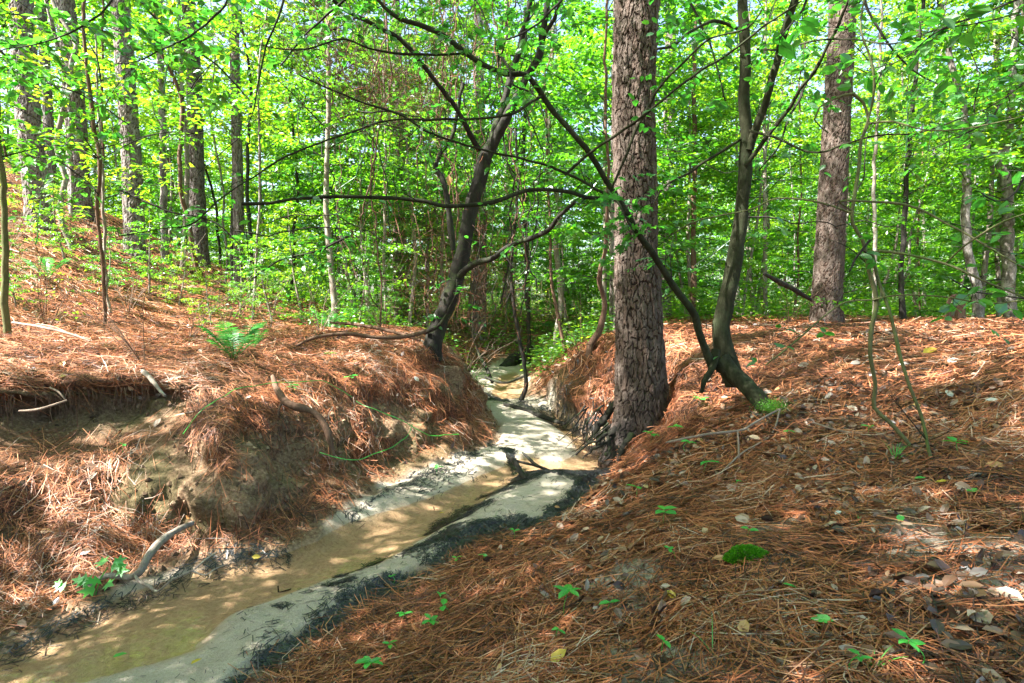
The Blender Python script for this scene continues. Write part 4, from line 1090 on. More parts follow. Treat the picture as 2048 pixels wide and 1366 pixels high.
for s in specs:
    trk, tw, lf = understory_proto(*s)
    protos.append([trk.mesh('trunk', M['gray'], smooth=True), tw.mesh('twigs', M['dark']), lf.mesh('crown', M['leaf'])])
LM = [(78, 'thickest hillside pine'), (163, 'second hillside pine'), (272, 'left lit hillside pine'), (330, 'speckled slender trunk'), (402, 'sunny path pine'), (480, 'brownish hillside pine'), (560, 'large fern'), (700, 'hanging vines'),
      (800, 'reddish pine among vines'), (880, 'crooked dark tree'), (958, 'grey pine beyond creek'), (1040, 'mouth of the creek'), (1112, 'wavy grey trunk'), (1200, 'dead shrub stem'), (1275, 'massive creekside pine'), (1386, 'slim straight brown trunk'),
      (1470, 'arching tree'), (1560, 'leaning broken branch'), (1652, 'large reddish pine'), (1750, 'curled sapling'), (1806, 'straight thin dark trunk'), (1935, 'kinked mottled trunk'), (2015, 'bent border trunk')]
FORM = ['low branched leafy', 'high branched leafy', 'short bushy', 'tall bare stemmed', 'dense crowned', 'small twiggy', 'sparse crowned']
used_labels = set()
def own_label(pi, x, y, what):
    u = 1024+F*x/y
    if not (0 < u < 2048) or y > 20: return None
    lu, ln = min(LM, key=lambda q: abs(q[0]-u)); d = u-lu
    rel = 'directly behind the' if abs(d) < 16 else ('just left of the' if d < 0 else 'just right of the')
    for depth in (['close to the banks'] if y < 11 else ['at middle distance'] if y < 14.5 else ['farther back']):
        lab = FORM[pi]+' '+what+' '+rel+' '+ln+', '+depth
        if lab not in used_labels:
            used_labels.add(lab); return lab
    return None
def put_under(pi, x, y, rz, sc, label, group=UG, name='understory_tree', cat='tree', tilt=(0, 0)):
    if group in (UG, 'leafy shrubs low in the woods', 'distant trees at the back of the woods', 'understory trees among the hillside pines') and (cat == 'tree' or y < 15):
        label = own_label(pi, x, y, 'understory tree' if cat == 'tree' else 'shrub') or label
    e = bpy.data.objects.new(name, None); COL.objects.link(e)
    e.location = (x, y, ground(x, y)); e.rotation_euler = (tilt[0], tilt[1], rz); e.scale = (sc, sc, sc)
    tag(e, label, cat, group)
    for nm, me in zip(('trunk', 'twigs', 'crown'), protos[pi]):
        o = link(nm, me, e)
        if nm != 'trunk': o['kind'] = 'stuff'
    return e
rs = np.random.RandomState(77)
placed = []
def try_place(u, Y, mind):
    x = (u-1024)/F*Y
    for (a, b) in placed:
        if math.hypot(a-x, b-Y) < mind: return None
    if Y < 16 and -1.9+0.0 < x-(0.0) < 1.6 and Y < 14: return None
    placed.append((x, Y)); return x
lab_mid = 'slender leafy understory tree standing among others in the green woods behind the creek'
lab_far = 'distant leafy tree blending into the bright green back of the woods'
for band, (ya, yb, cnt, mind, s0, s1) in enumerate([(8.5, 12, 20, 1.3, .8, 1.0), (12, 18, 28, 1.8, .85, 1.2), (18, 28, 30, 2.2, 1.05, 1.5), (28, 44, 40, 2.6, 1.2, 1.8), (44, 62, 34, 3.5, 1.2, 1.9)]):
    made = 0; tries = 0
    while made < cnt and tries < 1500:
        tries += 1
        u = rs.uniform(-250, 2300); Y = rs.uniform(ya, yb); x = try_place(u, Y, mind)
        if x is None: continue
        if band == 0 and 1300 < u < 1900 and rs.rand() < .5: continue
        if Y < 14.5 and u < 620: continue
        if band > 1 and 60 < u < 720 and rs.rand() < .45: continue
        pi = rs.choice([0, 1, 2, 3, 4, 5] if band < 2 else [0, 1, 2, 4])
        put_under(int(pi), x, Y, rs.rand()*6.28, rs.uniform(s0, s1), lab_mid if band < 2 else lab_far, UG if band < 2 else 'distant trees at the back of the woods', tilt=(rs.normal(0, .03), rs.normal(0, .03)))
        made += 1
for k, (x, y, pi, s) in enumerate([(-6.6, 11.6, 3, 1.0), (-10.2, 13.6, 3, 1.1), (-11.6, 11.4, 3, 1.0)]):
    put_under(pi, x, y, k*1.7, s, 'leafy understory tree growing between the pine trunks of the left hill', 'understory trees among the hillside pines')
# slim bare stems
b = Buf(); zz = np.linspace(-.2, 7.5, 26); tube(b, np.stack([.16*fbm(zz*.6, 3., 0, o=3), .16*fbm(zz*.6, 9., 0, o=3), zz], -1), np.linspace(.032, .010, 26), 6, rough=.1)
st_me = [b.mesh('slim_stem', M[k_], smooth=True) for k_ in ('gray', 'dark', 'vine', 'pale_trunk')]
made = 0
while made < 48:
    Y = rs.uniform(9, 26); u = rs.uniform(-50, 2100); x = (u-1024)/F*Y
    if Y < 14 and (-2.0 < x < 1.9): continue
    if Y < 10 and x > 1.6: continue
    o = link('slim_stem', st_me[made % 4], None, (x, Y, ground(x, Y))); sc_ = rs.uniform(.6, 1.6)
    o.scale = (sc_, sc_, rs.uniform(.8, 1.3)); o.rotation_euler = (rs.normal(0, .05), rs.normal(0, .06), rs.rand()*6.28)
    tag(o, 'slim bare sapling stem rising among the leafy trees behind the creek', 'sapling', 'slim bare stems in the woods'); made += 1
# unseen crowns added above the crooked and the arching tree, placed for their shade
for en, (x, y, z), sc_ in ((TREE_A, (-.1, 2.0, 3.0), .85), (TREE_B, (-.7, 6.2, 3.6), .9)):
    for nm, me_ in zip(('shade_twigs', 'crown'), protos[3][1:]):
        o = link(nm, me_, en, Vector((x, y, z))-en.location); o.scale = (sc_,)*3; o['kind'] = 'stuff'
# unseen canopy trees added close to the camera so their crowns shade the creek
for k, (x, y, pi, s) in enumerate([(-7.0, 4.6, 6, 1.0), (-3.4, -1.6, 3, 1.1), (2.8, -1.2, 3, 1.1), (-7.5, -.5, 6, 1.2), (-2.0, -4.5, 3, 1.2), (4.6, 3.4, 3, 1.05), (-5.6, -4.5, 3, 1.3), (-5.7, 2.7, 6, .95), (-.9, -2.4, 3, 1.0),
    (-4.7, .9, 1, 1.15), (-6.0, .2, 3, 1.1), (-2.7, -3.0, 1, 1.1), (-4.4, -1.2, 1, 1.2), (-8.2, 1.3, 6, 1.4), (-7.2, -2.4, 1, 1.3)]):
    put_under(pi, x, y, k*1.3, s, 'tall understory tree added outside the frame so its leafy crown shades the creek', 'added shade trees around the camera')
# ------------------------------------------------------------------ low green growth of the woods
rs = np.random.RandomState(303)
bf = Buf()
def patch_plants(buf, x, y, hmax, size, per, kind='kite', rs=rs):
    n = len(x); p, _ = S(x, y)
    P = np.repeat(p, per, 0)+np.c_[rs.normal(0, .16, n*per), rs.normal(0, .16, n*per), rs.rand(n*per)**1.3*np.repeat(hmax, per)]
    D = rs.normal(0, 1, (n*per, 3)); D[:, 2] = -.1+.3*rs.rand(n*per)
    N = np.array([0, 0, 1.])+rs.normal(0, .45, (n*per, 3))
    t = np.clip(np.repeat(rs.beta(2, 2, n), per)*.7+.3*rs.rand(n*per), 0, 1)
    leaves(buf, P, D, N, np.repeat(np.broadcast_to(size, (n,)), per)*rs.uniform(.6, 1.3, n*per), kind, np.stack([t]*3, -1), rs)
n0 = 9000
y = rs.uniform(8.5, 42, n0); x = rs.uniform(-1.05, 1.05, n0)*y*.95
dens = fbm(x*.35, y*.35, 3, o=3)
k = (dens > -.35) & ~((x < -3.2) & (y < 14.5) & (rs.rand(n0) < .995)) & ~((x > 1.8) & (y < 9.5)) & (S(x, y, creek_sd) > .15)
x, y = x[k], y[k]
patch_plants(bf, x, y, .25+.035*y*rs.rand(len(x)), .06+.0022*y, 22)
tag(link('undergrowth', bf.mesh('undergrowth', M['leaf'])), 'bright green undergrowth covering the floor of the woods behind the banks', 'undergrowth', kind='stuff')
# sprigs on the creek mouth banks and the hill
bf = Buf()
cl = []
for (u, v, Y, n_, sp_) in [(1120, 700, 9.3, 26, .7), (1090, 730, 9.6, 10, .3), (900, 690, 8.8, 26, .6), (940, 700, 9.5, 12, .4), (1180, 665, 9, 22, .7), (640, 640, 9.5, 26, .9), (300, 560, 9, 7, 1.0), (760, 650, 8.8, 30, .9)]:
    c = W(u, v, Y); cl.append(np.c_[c[0]+rs.normal(0, sp_, n_), c[1]+rs.normal(0, sp_*.6, n_)])
cl = np.concatenate(cl); k = S(cl[:, 0], cl[:, 1], creek_sd) > .1; cl = cl[k]
patch_plants(bf, cl[:, 0], cl[:, 1], .15+.35*rs.rand(len(cl)), .06, 20)
tag(link('undergrowth', bf.mesh('undergrowth', M['leaf_fore'])), 'low green sprigs crowding the banks around the mouth of the creek', 'undergrowth', kind='stuff')

# leafy shrubs filling the woods at eye height
SG = 'leafy shrubs low in the woods'
made = 0
while made < 110:
    Y = rs.uniform(9.5, 40); u = rs.uniform(-150, 2200); x = (u-1024)/F*Y
    if Y < 14 and (-2.2 < x < 2.0): continue
    if Y < 14.5 and u < 620: continue
    if Y < 11 and x > 1.5: continue
    put_under(5 if rs.rand() < .7 else 2, x, Y, rs.rand()*6.28, rs.uniform(.35, .62)*(1+Y/26), 'low leafy shrub filling the green woods between the slender trunks', SG, 'leafy_shrub', 'shrub')
    made += 1

def W3(u, v, Y): return W(u, v, Y)
def S1(x, y):
    p, q = S(np.array([float(x)]), np.array([float(y)])); return p[0], q[0]
def on_ground(u, v, z0=.6):
    """point of the terrain under a pixel of the photo"""
    d = ray(u, v); t = np.linspace(.8, 16, 1500); P = d[None]*t[:, None]+[0, 0, EYE]
    h = S(P[:, 0], P[:, 1])[0][:, 2]; k = np.argmax(P[:, 2] < h)
    return P[k]

# ------------------------------------------------------------------ ferns
def fern(u, v, label, fr, L, seed, group=None, base=None):
    rs = np.random.RandomState(seed); p = on_ground(u, v) if base is None else base
    g = ground(p[0], p[1]); o = np.array([p[0], p[1], g]); e = empty('fern', o, label, 'fern', group)
    for k in range(fr):
        a = k*6.283/fr+rs.normal(0, .25); l = L*rs.uniform(.7, 1.1); up = rs.uniform(.55, 1.0)
        s = np.linspace(0, 1, 22)[:, None]
        d = np.array([math.cos(a), math.sin(a), 0.])
        C = d*l*s*.66+np.array([0, 0, 1.])*l*(1.35*up*s-.55*up*s**2.3)
        b = Buf(); tube(b, C, np.linspace(.0025, .0007, 22), 4, (.3, .3, .3), cap=False)
        T = unit(np.gradient(C, axis=0)); sd = np.array([-math.sin(a), math.cos(a), 0.])
        for sg in (-1, 1):
            q = C[3:]; w = np.sin(np.linspace(.25, 3.05, len(q)))*.17*l+.012
            q2 = q; w2 = w*1.15; TT = T[3:]
            D = sg*sd+TT*.45-np.array([0, 0, .12])+rs.normal(0, .07, (len(q2), 3))
            N = np.cross(TT, sd)*-1; N[:, 2] = abs(N[:, 2])
            leaves(b, q2, D, N+rs.normal(0, .1, N.shape), w2, 'pinna', None, rs)
        link('frond', b.mesh('frond', M['fern']), e)
    return e
fern(468, 722, 'large bright fern on the rim of the left bank above the gnarled root', 11, .46, 1)
fern(655, 660, 'dark green fern clump further back, left of the creek and crooked tree', 8, .4, 2)
fern(505, 700, 'small fern tuft immediately right of the large bright fern', 6, .26, 3)
fern(610, 645, 'fern farther up the slope behind the large bright fern, in shade', 7, .32, 4)
fern(1075, 712, 'small fern hanging over the creek mouth on its right bank', 7, .4, 5)
fern(700, 645, 'tall narrow fern at the far edge of the left bank among thin vines', 7, .36, 6)
fern(95, 560, 'bluish green fern low on the left hill near the mossy border trunk', 7, .4, 7)

# ------------------------------------------------------------------ moss clump
p = on_ground(1495, 1126); p = p+[0, 0, .012]; e = empty('moss_clump', p, 'vivid green moss clump shaped like a loaf on the needle covered slope', 'moss')
b = Buf(); rs = np.random.RandomState(9); n = 5200
th = rs.rand(n)*6.283; ph = np.arccos(rs.rand(n)); 
dirn = np.stack([np.sin(ph)*np.cos(th), np.sin(ph)*np.sin(th), np.cos(ph)], -1)
P = dirn*np.array([.078, .045, .048]); P *= (1+.10*fbm(P[:, 0]*45, P[:, 1]*45, P[:, 2]*45, o=2))[:, None]
leaves(b, P, dirn+rs.normal(0, .45, (n, 3)), rs.normal(0, 1, (n, 3)), rs.uniform(.005, .011, n), 'kite', rs.rand(n, 3), rs)
M['moss'] = leaf_mat('moss', [(0, (.05, .22, .008)), (1, (.18, .48, .015))], [(0, (.06, .3, .01)), (1, (.12, .4, .01))], .35, .03)
o = link('fronds', b.mesh('fronds', M['moss']), e); o['kind'] = 'stuff'
b = Buf(); uu, vv = np.meshgrid(np.linspace(0, 6.283, 24, endpoint=False), np.linspace(.05, 1.75, 9))
q = np.stack([np.sin(vv)*np.cos(uu)*.073, np.sin(vv)*np.sin(uu)*.041, np.cos(vv)*.044], -1).reshape(-1, 3)
i, j = np.meshgrid(np.arange(8), np.arange(24), indexing='ij'); j2 = (j+1) % 24
b.add(q, np.stack([i*24+j, (i+1)*24+j, (i+1)*24+j2, i*24+j2], -1).reshape(-1, 4), (.3, .3, .3)); link('cushion', b.mesh('cushion', M['mossbark'], smooth=True), e)
# moss tufts on the stump foot of the arching tree
c = W(1545, 815, 4.02); b = Buf(); n = 2200
P = c+rs.normal(0, 1, (n, 3))*[.055, .05, .03]
leaves(b, P, rs.normal(0, 1, (n, 3))+[0, 0, .6], rs.normal(0, 1, (n, 3)), rs.uniform(.005, .012, n), 'kite', rs.rand(n, 3)*.4, rs)
tag(link('moss_tuft', b.mesh('moss_tuft', M['moss'])), 'green moss on the broken foot of the arching tree', 'moss')

# ------------------------------------------------------------------ seedlings
def seedling(u, v, label, nl, size, h, kind='oval', seed=0, cat='seedling', name='seedling', group=None, az=None, m='sprout'):
    rs = np.random.RandomState(seed); p = on_ground(u, v); h += .028; size *= 1.35
    # stem foot is placed so that the leaves sit over the given pixel
    t = np.linalg.norm(p-[0, 0, EYE]); q = p.copy(); q[2] = ground(q[0], q[1])
    e = empty(name, q, label, cat, group)
    C = spline(np.array([[0, 0, -.01], [rs.normal(0, .01), rs.normal(0, .01), h*.5], [rs.normal(0, .015), rs.normal(0, .015), h]]), .01)
    b = Buf(); tube(b, C, .0014, 5, (.5, .5, .5)); link('stem', b.mesh('stem', M['sprout']), e)
    a0 = rs.rand()*6.28 if az is None else az
    for k in range(nl):
        a = a0+k*6.283/nl+rs.normal(0, .2); el = rs.uniform(-.15, .3)
        D = np.array([[math.cos(a), math.sin(a), el]]); b = Buf()
        leaves(b, C[-1:]-[0, 0, .004*k], D, np.array([[rs.normal(0, .2), rs.normal(0, .2), 1.]]), size*rs.uniform(.75, 1.1), kind, rs.rand(1, 3), rs)
        link('leaf', b.mesh('leaf', M[m]), e)
    return e
SD = [
 (1328, 1055, 'three leaved bright seedling on the slope up left of the moss loaf', 4, .060, .05, 'oval'),
 (1272, 998, 'seedling with two broad leaves on the slope edge above the three leaved one', 3, .055, .04, 'oval'),
 (1408, 948, 'flat leaved seedling between the moss loaf and the arching tree foot', 3, .062, .05, 'oval'),
 (1128, 1240, 'tall five leaved seedling with a bare stalk at the lower centre', 5, .048, .085, 'oval'),
 (745, 1350, 'star shaped five leaved seedling at the bottom border left of centre', 5, .045, .03, 'oval'),
 (866, 1262, 'five leaved creeper seedling below the end of the black debris band', 5, .038, .03, 'oval'),
 (812, 1252, 'smaller creeper seedling left of the five leaved creeper seedling', 4, .030, .03, 'oval'),
 (792, 1312, 'pair of small leaves just above the bottom border star shaped seedling', 3, .03, .03, 'oval'),
 (895, 1235, 'upright narrow leaf sprout near the tip of a dead twig', 2, .04, .03, 'oval'),
 (885, 1212, 'tiny pale green sprout above the upright narrow leaf sprout', 3, .022, .02, 'oval'),
 (1116, 1282, 'tiny round leaved sprout below the tall five leaved seedling', 3, .026, .02, 'oval'),
 (1212, 1225, 'single curled green leaf sprout right of the tall five leaved seedling', 2, .032, .02, 'oval'),
 (922, 1130, 'little sprout growing out of the black debris beside the sand', 3, .03, .02, 'oval'),
 (972, 1128, 'little sprout right of the one growing in the black debris', 3, .025, .02, 'oval'),
 (1028, 1078, 'tiny sprout where the sand bank meets the needle slope', 3, .028, .02, 'oval'),
 (778, 1172, 'lone green sprout on the narrow part of the sand bank', 3, .022, .02, 'oval'),
 (1322, 1312, 'small two leaf sprout near the bottom border under the pale patch of ground', 2, .03, .03, 'oval'),
 (1350, 1120, 'blue green small sprout left of the moss loaf', 3, .026, .02, 'oval'),
 (1492, 1078, 'pale green leaf sprout directly above the moss loaf', 2, .032, .015, 'oval'),
 (1555, 1188, 'single rounded green leaf sprout below right of the moss loaf', 1, .035, .015, 'oval'),
 (1476, 975, 'minute sprout above the moss loaf among needles', 3, .02, .015, 'oval'),
 (1358, 872, 'seedling with round leaves close to the foot of the massive pine', 4, .06, .06, 'oval'),
 (1395, 820, 'green sprig between the massive pine and the arching tree', 5, .055, .08, 'oval'),
 (1300, 892, 'leafy sprig leaning over the water at the foot of the massive pine', 5, .055, .09, 'oval'),
 (1372, 905, 'low sprig on the needles right of the massive pine foot', 4, .045, .05, 'oval'),
 (1920, 915, 'green seedling near the right border behind the thin sapling base', 4, .05, .05, 'oval'),
 (1735, 870, 'seedling beside the forked foot of the curled sapling', 3, .035, .03, 'oval'),
 (1575, 880, 'small sprout in front of the mossy stump foot', 3, .035, .03, 'oval'),
 (590, 792, 'small sprig on the left bank beside the gnarled root', 5, .045, .05, 'oval'),
 (245, 905, 'lone round leaf sprout on the ledge under the left bank rim', 2, .04, .02, 'oval'),
 (293, 1022, 'tiny sprout on the lower left bank', 2, .035, .02, 'oval'),
 (875, 948, 'sprout on the narrow sand strip under the left bank', 3, .04, .03, 'oval'),
 (1830, 1345, 'seedling at the bottom border near the right corner', 5, .028, .05, 'oval'),
 (1700, 1355, 'green sprout at the bottom border right of centre', 3, .026, .03, 'oval'),
 (700, 770, 'sprig on the crest of the left bank halfway to the creek', 4, .05, .05, 'oval'),
 (660, 725, 'tiny sprig at the top of the left bank near the buried root', 4, .05, .06, 'oval'),
]
for k, s in enumerate(SD): seedling(*s, seed=500+k)
# grass tufts
def tuft(u, v, label, n, L, seed):
    rs = np.random.RandomState(seed); p = on_ground(u, v); e = empty('grass_tuft', p, label, 'grass'); b = Buf()
    for k in range(n):
        a = rs.rand()*6.28; l = L*rs.uniform(.6, 1.1); d = np.array([math.cos(a), math.sin(a), 0])*rs.uniform(.3, .9)
        s = np.linspace(0, 1, 6)[:, None]; C = d*l*s+np.array([0, 0, 1.])*l*(s-.45*s*s); w = np.linspace(.004, .0006, 6)[:, None]*np.cross(d, [0, 0, 1.])
        V = np.stack([C-w, C+w], 1).reshape(-1, 3); f = np.array([[2*i, 2*i+1, 2*i+3, 2*i+2] for i in range(5)]); b.add(V, f, rs.rand(3))
    o = link('blades', b.mesh('blades', M['sprout']), e); o['kind'] = 'stuff'
tuft(1790, 925, 'bright grass tuft between the two feet of the curled sapling', 22, .16, 1)
tuft(1425, 1310, 'single long grass blades leaning at the bottom of the right slope', 2, .16, 2)
tuft(1720, 1045, 'thin little grass tuft above the pale dirt spot', 5, .06, 3)
tuft(1750, 1340, 'grass tuft at the bottom border near the right corner', 9, .09, 4)

# individual leaves on the ground
def gleaf(u, v, label, size, m, kind='oval', az=0.0, tilt=(0, 0), name='fallen_leaf', lift=.028):
    p = on_ground(u, v); q, nn_ = S1(p[0], p[1]); q = np.array([q[0], q[1], max(q[2], .004)]); b = Buf()
    D = np.array([[math.cos(az), math.sin(az), 0]]); N = (nn_+[tilt[0], tilt[1], 0])[None]
    D = D-N*(D*N).sum()/ (N*N).sum()
    leaves(b, (nn_*lift)[None]-unit(D)*size/2, D, N, size, kind, np.full((1, 3), .5)); 
    o = link(name, b.mesh(name, M[m]), None, q); tag(o, label, 'leaf')
for a in [
 (1990, 943, 'orange oval fallen leaf near the right border', .085, 'orange_leaf', 'oval', 2.9, (0, -.3)),
 (1680, 1040, 'small white fallen leaf on dark needles in the right slope', .04, 'pale_leaf', 'oval', .5, (0, -.5)),
 (1908, 728, 'pale grey fallen leaf on the upper right bank', .11, 'pale_leaf', 'oval', .3, (0, -.3)),
 (1862, 708, 'yellow green fallen leaf on the upper right bank left of the pale grey one', .12, 'yellow_leaf', 'oval', .2, (0, -.5)),
 (395, 1338, 'yellow fallen leaf lying on the near sand bank', .05, 'yellow_leaf', 'oval', 1.2),
 (240, 1328, 'long green leaf lying on the wet sand at the lower left', .055, 'sprout', 'oval', .9),
 (1122, 1330, 'curled yellow green leaf at the bottom border below the tall seedling', .07, 'yellow_leaf', 'oval', .6, (0, -.5)),
 (885, 1047, 'yellow leaf on the black debris beside the stream', .04, 'yellow_leaf', 'oval', .3),
 (515, 1120, 'yellow leaf at the water edge under the mossy clod', .05, 'yellow_leaf', 'oval', .1),
 (95, 1072, 'orange leaf low on the left bank', .06, 'orange_leaf', 'oval', .2, (0, -.6)),
 (388, 1036, 'orange leaf above the submerged branch', .045, 'orange_leaf', 'oval', .2, (0, -.6)),
 (1112, 1022, 'tan leaf on the debris where sand meets slope', .045, 'orange_leaf', 'oval', .2, (0, -.3)),
 (1800, 1050, 'glossy green fallen leaf in the middle of the right slope', .05, 'sprout', 'oval', .8, (0, -.5)),
 (1650, 1258, 'long green leaf lying on the pale dirt below the moss loaf', .06, 'sprout', 'oval', 2.6, (0, -.3)),
 (1948, 995, 'green leaf below the orange oval leaf', .055, 'sprout', 'oval', 2.7, (0, -.2)),
 (1885, 975, 'yellow streak of a leaf at the foot of the curled sapling', .055, 'yellow_leaf', 'oval', 2.9),
 (1840, 968, 'green narrow leaf at the foot of the curled sapling', .055, 'sprout', 'oval', 3.0),
 (1445, 1130, 'tan fallen leaf against the left side of the moss loaf', .05, 'orange_leaf', 'oval', 2.6, (0, -.4)),
 (1005, 1352, 'reddish curl of a leaf near the bottom border at centre', .035, 'orange_leaf', 'oval', 1.2, (0, -.6)),
 (1350, 1205, 'yellowish leaf on the pale patch of ground', .045, 'yellow_leaf', 'oval', 1.9, (0, -.6)),
 (1490, 1275, 'large tan leaf on the pale patch of ground', .06, 'orange_leaf', 'oval', 1.0, (0, -.4)),
 (1900, 795, 'whitish crumpled leaf on the right bank below the pale grey leaf', .07, 'pale_leaf', 'oval', 1.4, (0, -.5)),
 (1990, 810, 'whitish crumpled leaf close to the right border', .07, 'pale_leaf', 'oval', 2.2, (0, -.5)),
 (830, 762, 'whitish leaf on the left bank crest near the crooked tree', .07, 'pale_leaf', 'oval', 2.2, (0, -.5)),
 (120, 735, 'yellow brown leaf on the rim of the left bank', .07, 'orange_leaf', 'oval', 2.2, (0, -.5)),
]: gleaf(*a)

# ------------------------------------------------------------------ fallen wood, roots
def wood(name, label, cat, bark, parts, sides=9, rough=.12, jit=.004, step=.02, group=None, first='limb'):
    o3 = W(*parts[0][0][:3]); e = empty(name, o3, label, cat, group)
    for k, pts in enumerate(parts):
        b = Buf(); stem(b, pts, sides, rough, k*5.1+len(label), step, jit=jit)
        link(first if k == 0 else 'twig', b.mesh('limb', M[bark], o3, True), e)
    return e
br = wood('fallen_branch', 'curved grey dead branch sticking out of the lower left bank into the water', 'branch', 'gray', [
 [(385, 1046, 3.28, 12), (350, 1062, 3.15, 15), (318, 1085, 3.02, 19), (295, 1115, 2.92, 20), (278, 1145, 2.86, 19), (255, 1155, 2.85, 16), (215, 1152, 2.84, 14), (185, 1168, 2.80, 14), (155, 1200, 2.73, 15), (125, 1240, 2.66, 14), (112, 1250, 2.64, 8)],
 [(192, 1112, 3.0, 5), (178, 1135, 2.93, 8), (162, 1162, 2.87, 8), (160, 1185, 2.8, 9)],
 [(270, 1150, 2.82, 7), (278, 1162, 2.79, 8), (298, 1172, 2.76, 8), (315, 1182, 2.73, 6), (345, 1160, 2.74, 4), (385, 1142, 2.76, 4), (410, 1120, 2.78, 4), (433, 1104, 2.8, 3)],
 [(385, 1142, 2.76, 4), (410, 1150, 2.76, 3), (430, 1138, 2.78, 3), (455, 1128, 2.8, 2)]], jit=.003, step=.015)
# sweetgum shoot over the fallen branch
o3 = W(200, 1180, 2.74); e = empty('sweetgum_shoot', o3, 'bright green lobed leaves of a young shoot over the submerged branch', 'seedling')
b = Buf(); stem(b, [(190, 1192, 2.74, 3), (200, 1160, 2.72, 3), (215, 1135, 2.7, 3)], 5, 0, 0, .02); link('stem', b.mesh('stem', M['sprout'], o3), e)
rs = np.random.RandomState(4)
for u, v, a, s in [(205, 1130, 2.0, .075), (222, 1135, .3, .075), (235, 1142, -.3, .07), (228, 1125, .9, .06), (180, 1165, 2.9, .085), (200, 1160, -1.8, .08), (212, 1168, -.8, .075), (165, 1162, 3.0, .06), (130, 1175, 3.1, .06), (120, 1170, 2.5, .05), (190, 1180, -2.2, .075)]:
    b = Buf(); leaves(b, W(u, v, 2.7)[None]-o3, np.array([[math.cos(a), math.sin(a)*.6, .15]]), np.array([[.1, -.75, .8]])+rs.normal(0, .12, (1, 3)), s, 'lobed', rs.rand(1, 3)); link('leaf', b.mesh('leaf', M['sprout']), e)
wood('exposed_root', 'gnarled brown root crawling out of the top of the left bank', 'root', 'vine', [
 [(545, 752, 4.25, 8), (552, 775, 4.15, 14), (568, 800, 4.05, 18), (585, 812, 4.02, 17), (618, 820, 4.05, 15), (640, 836, 4.05, 16), (655, 862, 4.02, 15), (662, 890, 4.0, 11), (668, 920, 3.98, 7)],
 [(570, 800, 4.05, 9), (560, 812, 4.02, 6), (556, 830, 4.0, 4)]], rough=.2)
wood('exposed_root', 'grey root stub poking out above the hollow in the left bank', 'root', 'gray', [
 [(285, 742, 3.95, 9), (300, 755, 3.9, 11), (315, 775, 3.82, 9), (330, 792, 3.75, 6)]], rough=.2)
wood('fallen_stick', 'crooked twig lying across the clay of the left bank rim', 'stick', 'dry', [[(38, 822, 3.42, 5), (70, 820, 3.42, 7), (100, 812, 3.44, 6), (135, 800, 3.5, 4)], [(100, 775, 3.55, 4), (118, 785, 3.5, 5), (130, 800, 3.5, 3)]])
wood('exposed_root', 'long buried brown root along the top of the left bank toward the crooked tree', 'root', 'vine', [
 [(592, 692, 5.6, 6), (630, 675, 5.7, 8), (690, 668, 5.8, 8), (760, 676, 5.9, 8), (820, 672, 6.0, 9), (850, 662, 6.15, 10)], [(660, 645, 6.6, 5), (720, 650, 6.5, 7), (790, 665, 6.3, 7), (840, 680, 6.1, 6)]])
wood('fallen_stick', 'pale straight stick lying on the needles at the far left', 'stick', 'dry', [[(25, 645, 5.1, 6), (90, 655, 4.95, 7), (140, 668, 4.85, 6), (180, 682, 4.75, 4)], [(75, 648, 5.0, 4), (110, 655, 4.95, 4), (150, 672, 4.85, 3)]])
wood('fallen_stick', 'grey fallen limb resting on the top of the right bank near the stump', 'stick', 'gray', [[(1905, 640, 7.0, 8), (1850, 652, 6.6, 9), (1800, 668, 6.2, 8), (1760, 680, 5.9, 5)]])
wood('fallen_stick', 'bleached stick pile piece on the right bank beside the arching tree', 'stick', 'dry', [[(1495, 672, 6.1, 7), (1530, 672, 6.1, 9), (1560, 678, 6.0, 5)], [(1530, 678, 6.0, 5), (1580, 668, 6.2, 5), (1640, 662, 6.4, 4), (1720, 648, 6.9, 3)]])
wood('fallen_stick', 'leaning broken dark branch crossing behind the arching tree', 'branch', 'dark', [[(1528, 547, 6.5, 7), (1560, 565, 6.7, 12), (1590, 580, 6.9, 11), (1622, 600, 7.2, 7)]])
wood('fallen_stick', 'thin pale dead twig running down the lower slope at centre', 'stick', 'dry', [[(893, 1190, 2.55, 4), (925, 1220, 2.42, 6), (945, 1245, 2.32, 6), (962, 1275, 2.2, 5), (985, 1300, 2.1, 6), (1005, 1330, 2.0, 7), (1022, 1366, 1.88, 7), (1030, 1400, 1.8, 6)]], jit=.003)
wood('fallen_stick', 'thin pale stick crossing the needles right of the sand bank end', 'stick', 'dry', [[(1105, 1158, 2.55, 4), (1150, 1142, 2.58, 5), (1190, 1140, 2.55, 5), (1260, 1118, 2.5, 4)]], jit=.003)
wood('fallen_stick', 'arching bare twig in front of the mossy stump foot', 'stick', 'dry', [
 [(1560, 818, 3.9, 4), (1500, 850, 3.7, 5), (1470, 862, 3.6, 5), (1400, 872, 3.5, 5), (1330, 885, 3.5, 4)], [(1475, 862, 3.6, 4), (1480, 920, 3.4, 4), (1490, 960, 3.2, 3)], [(1560, 818, 3.9, 4), (1540, 870, 3.6, 4), (1490, 900, 3.45, 4), (1430, 960, 3.2, 3)], [(1480, 935, 3.3, 3), (1530, 970, 3.1, 3), (1560, 990, 3.0, 2)]], jit=.006)
wood('fallen_stick', 'pale forked twig lying between the curled sapling feet', 'stick', 'dry', [[(1625, 845, 3.5, 4), (1680, 862, 3.4, 6), (1740, 870, 3.3, 5), (1820, 885, 3.15, 4)], [(1775, 900, 2.95, 4), (1765, 930, 2.85, 4), (1745, 955, 2.75, 3)]])
wood('fallen_stick', 'black stick half sunk in the right side of the creek below the creek mouth', 'stick', 'dark', [[(1010, 808, 7.6, 9), (1050, 822, 7.2, 11), (1090, 835, 6.9, 10), (1130, 848, 6.6, 7)]])
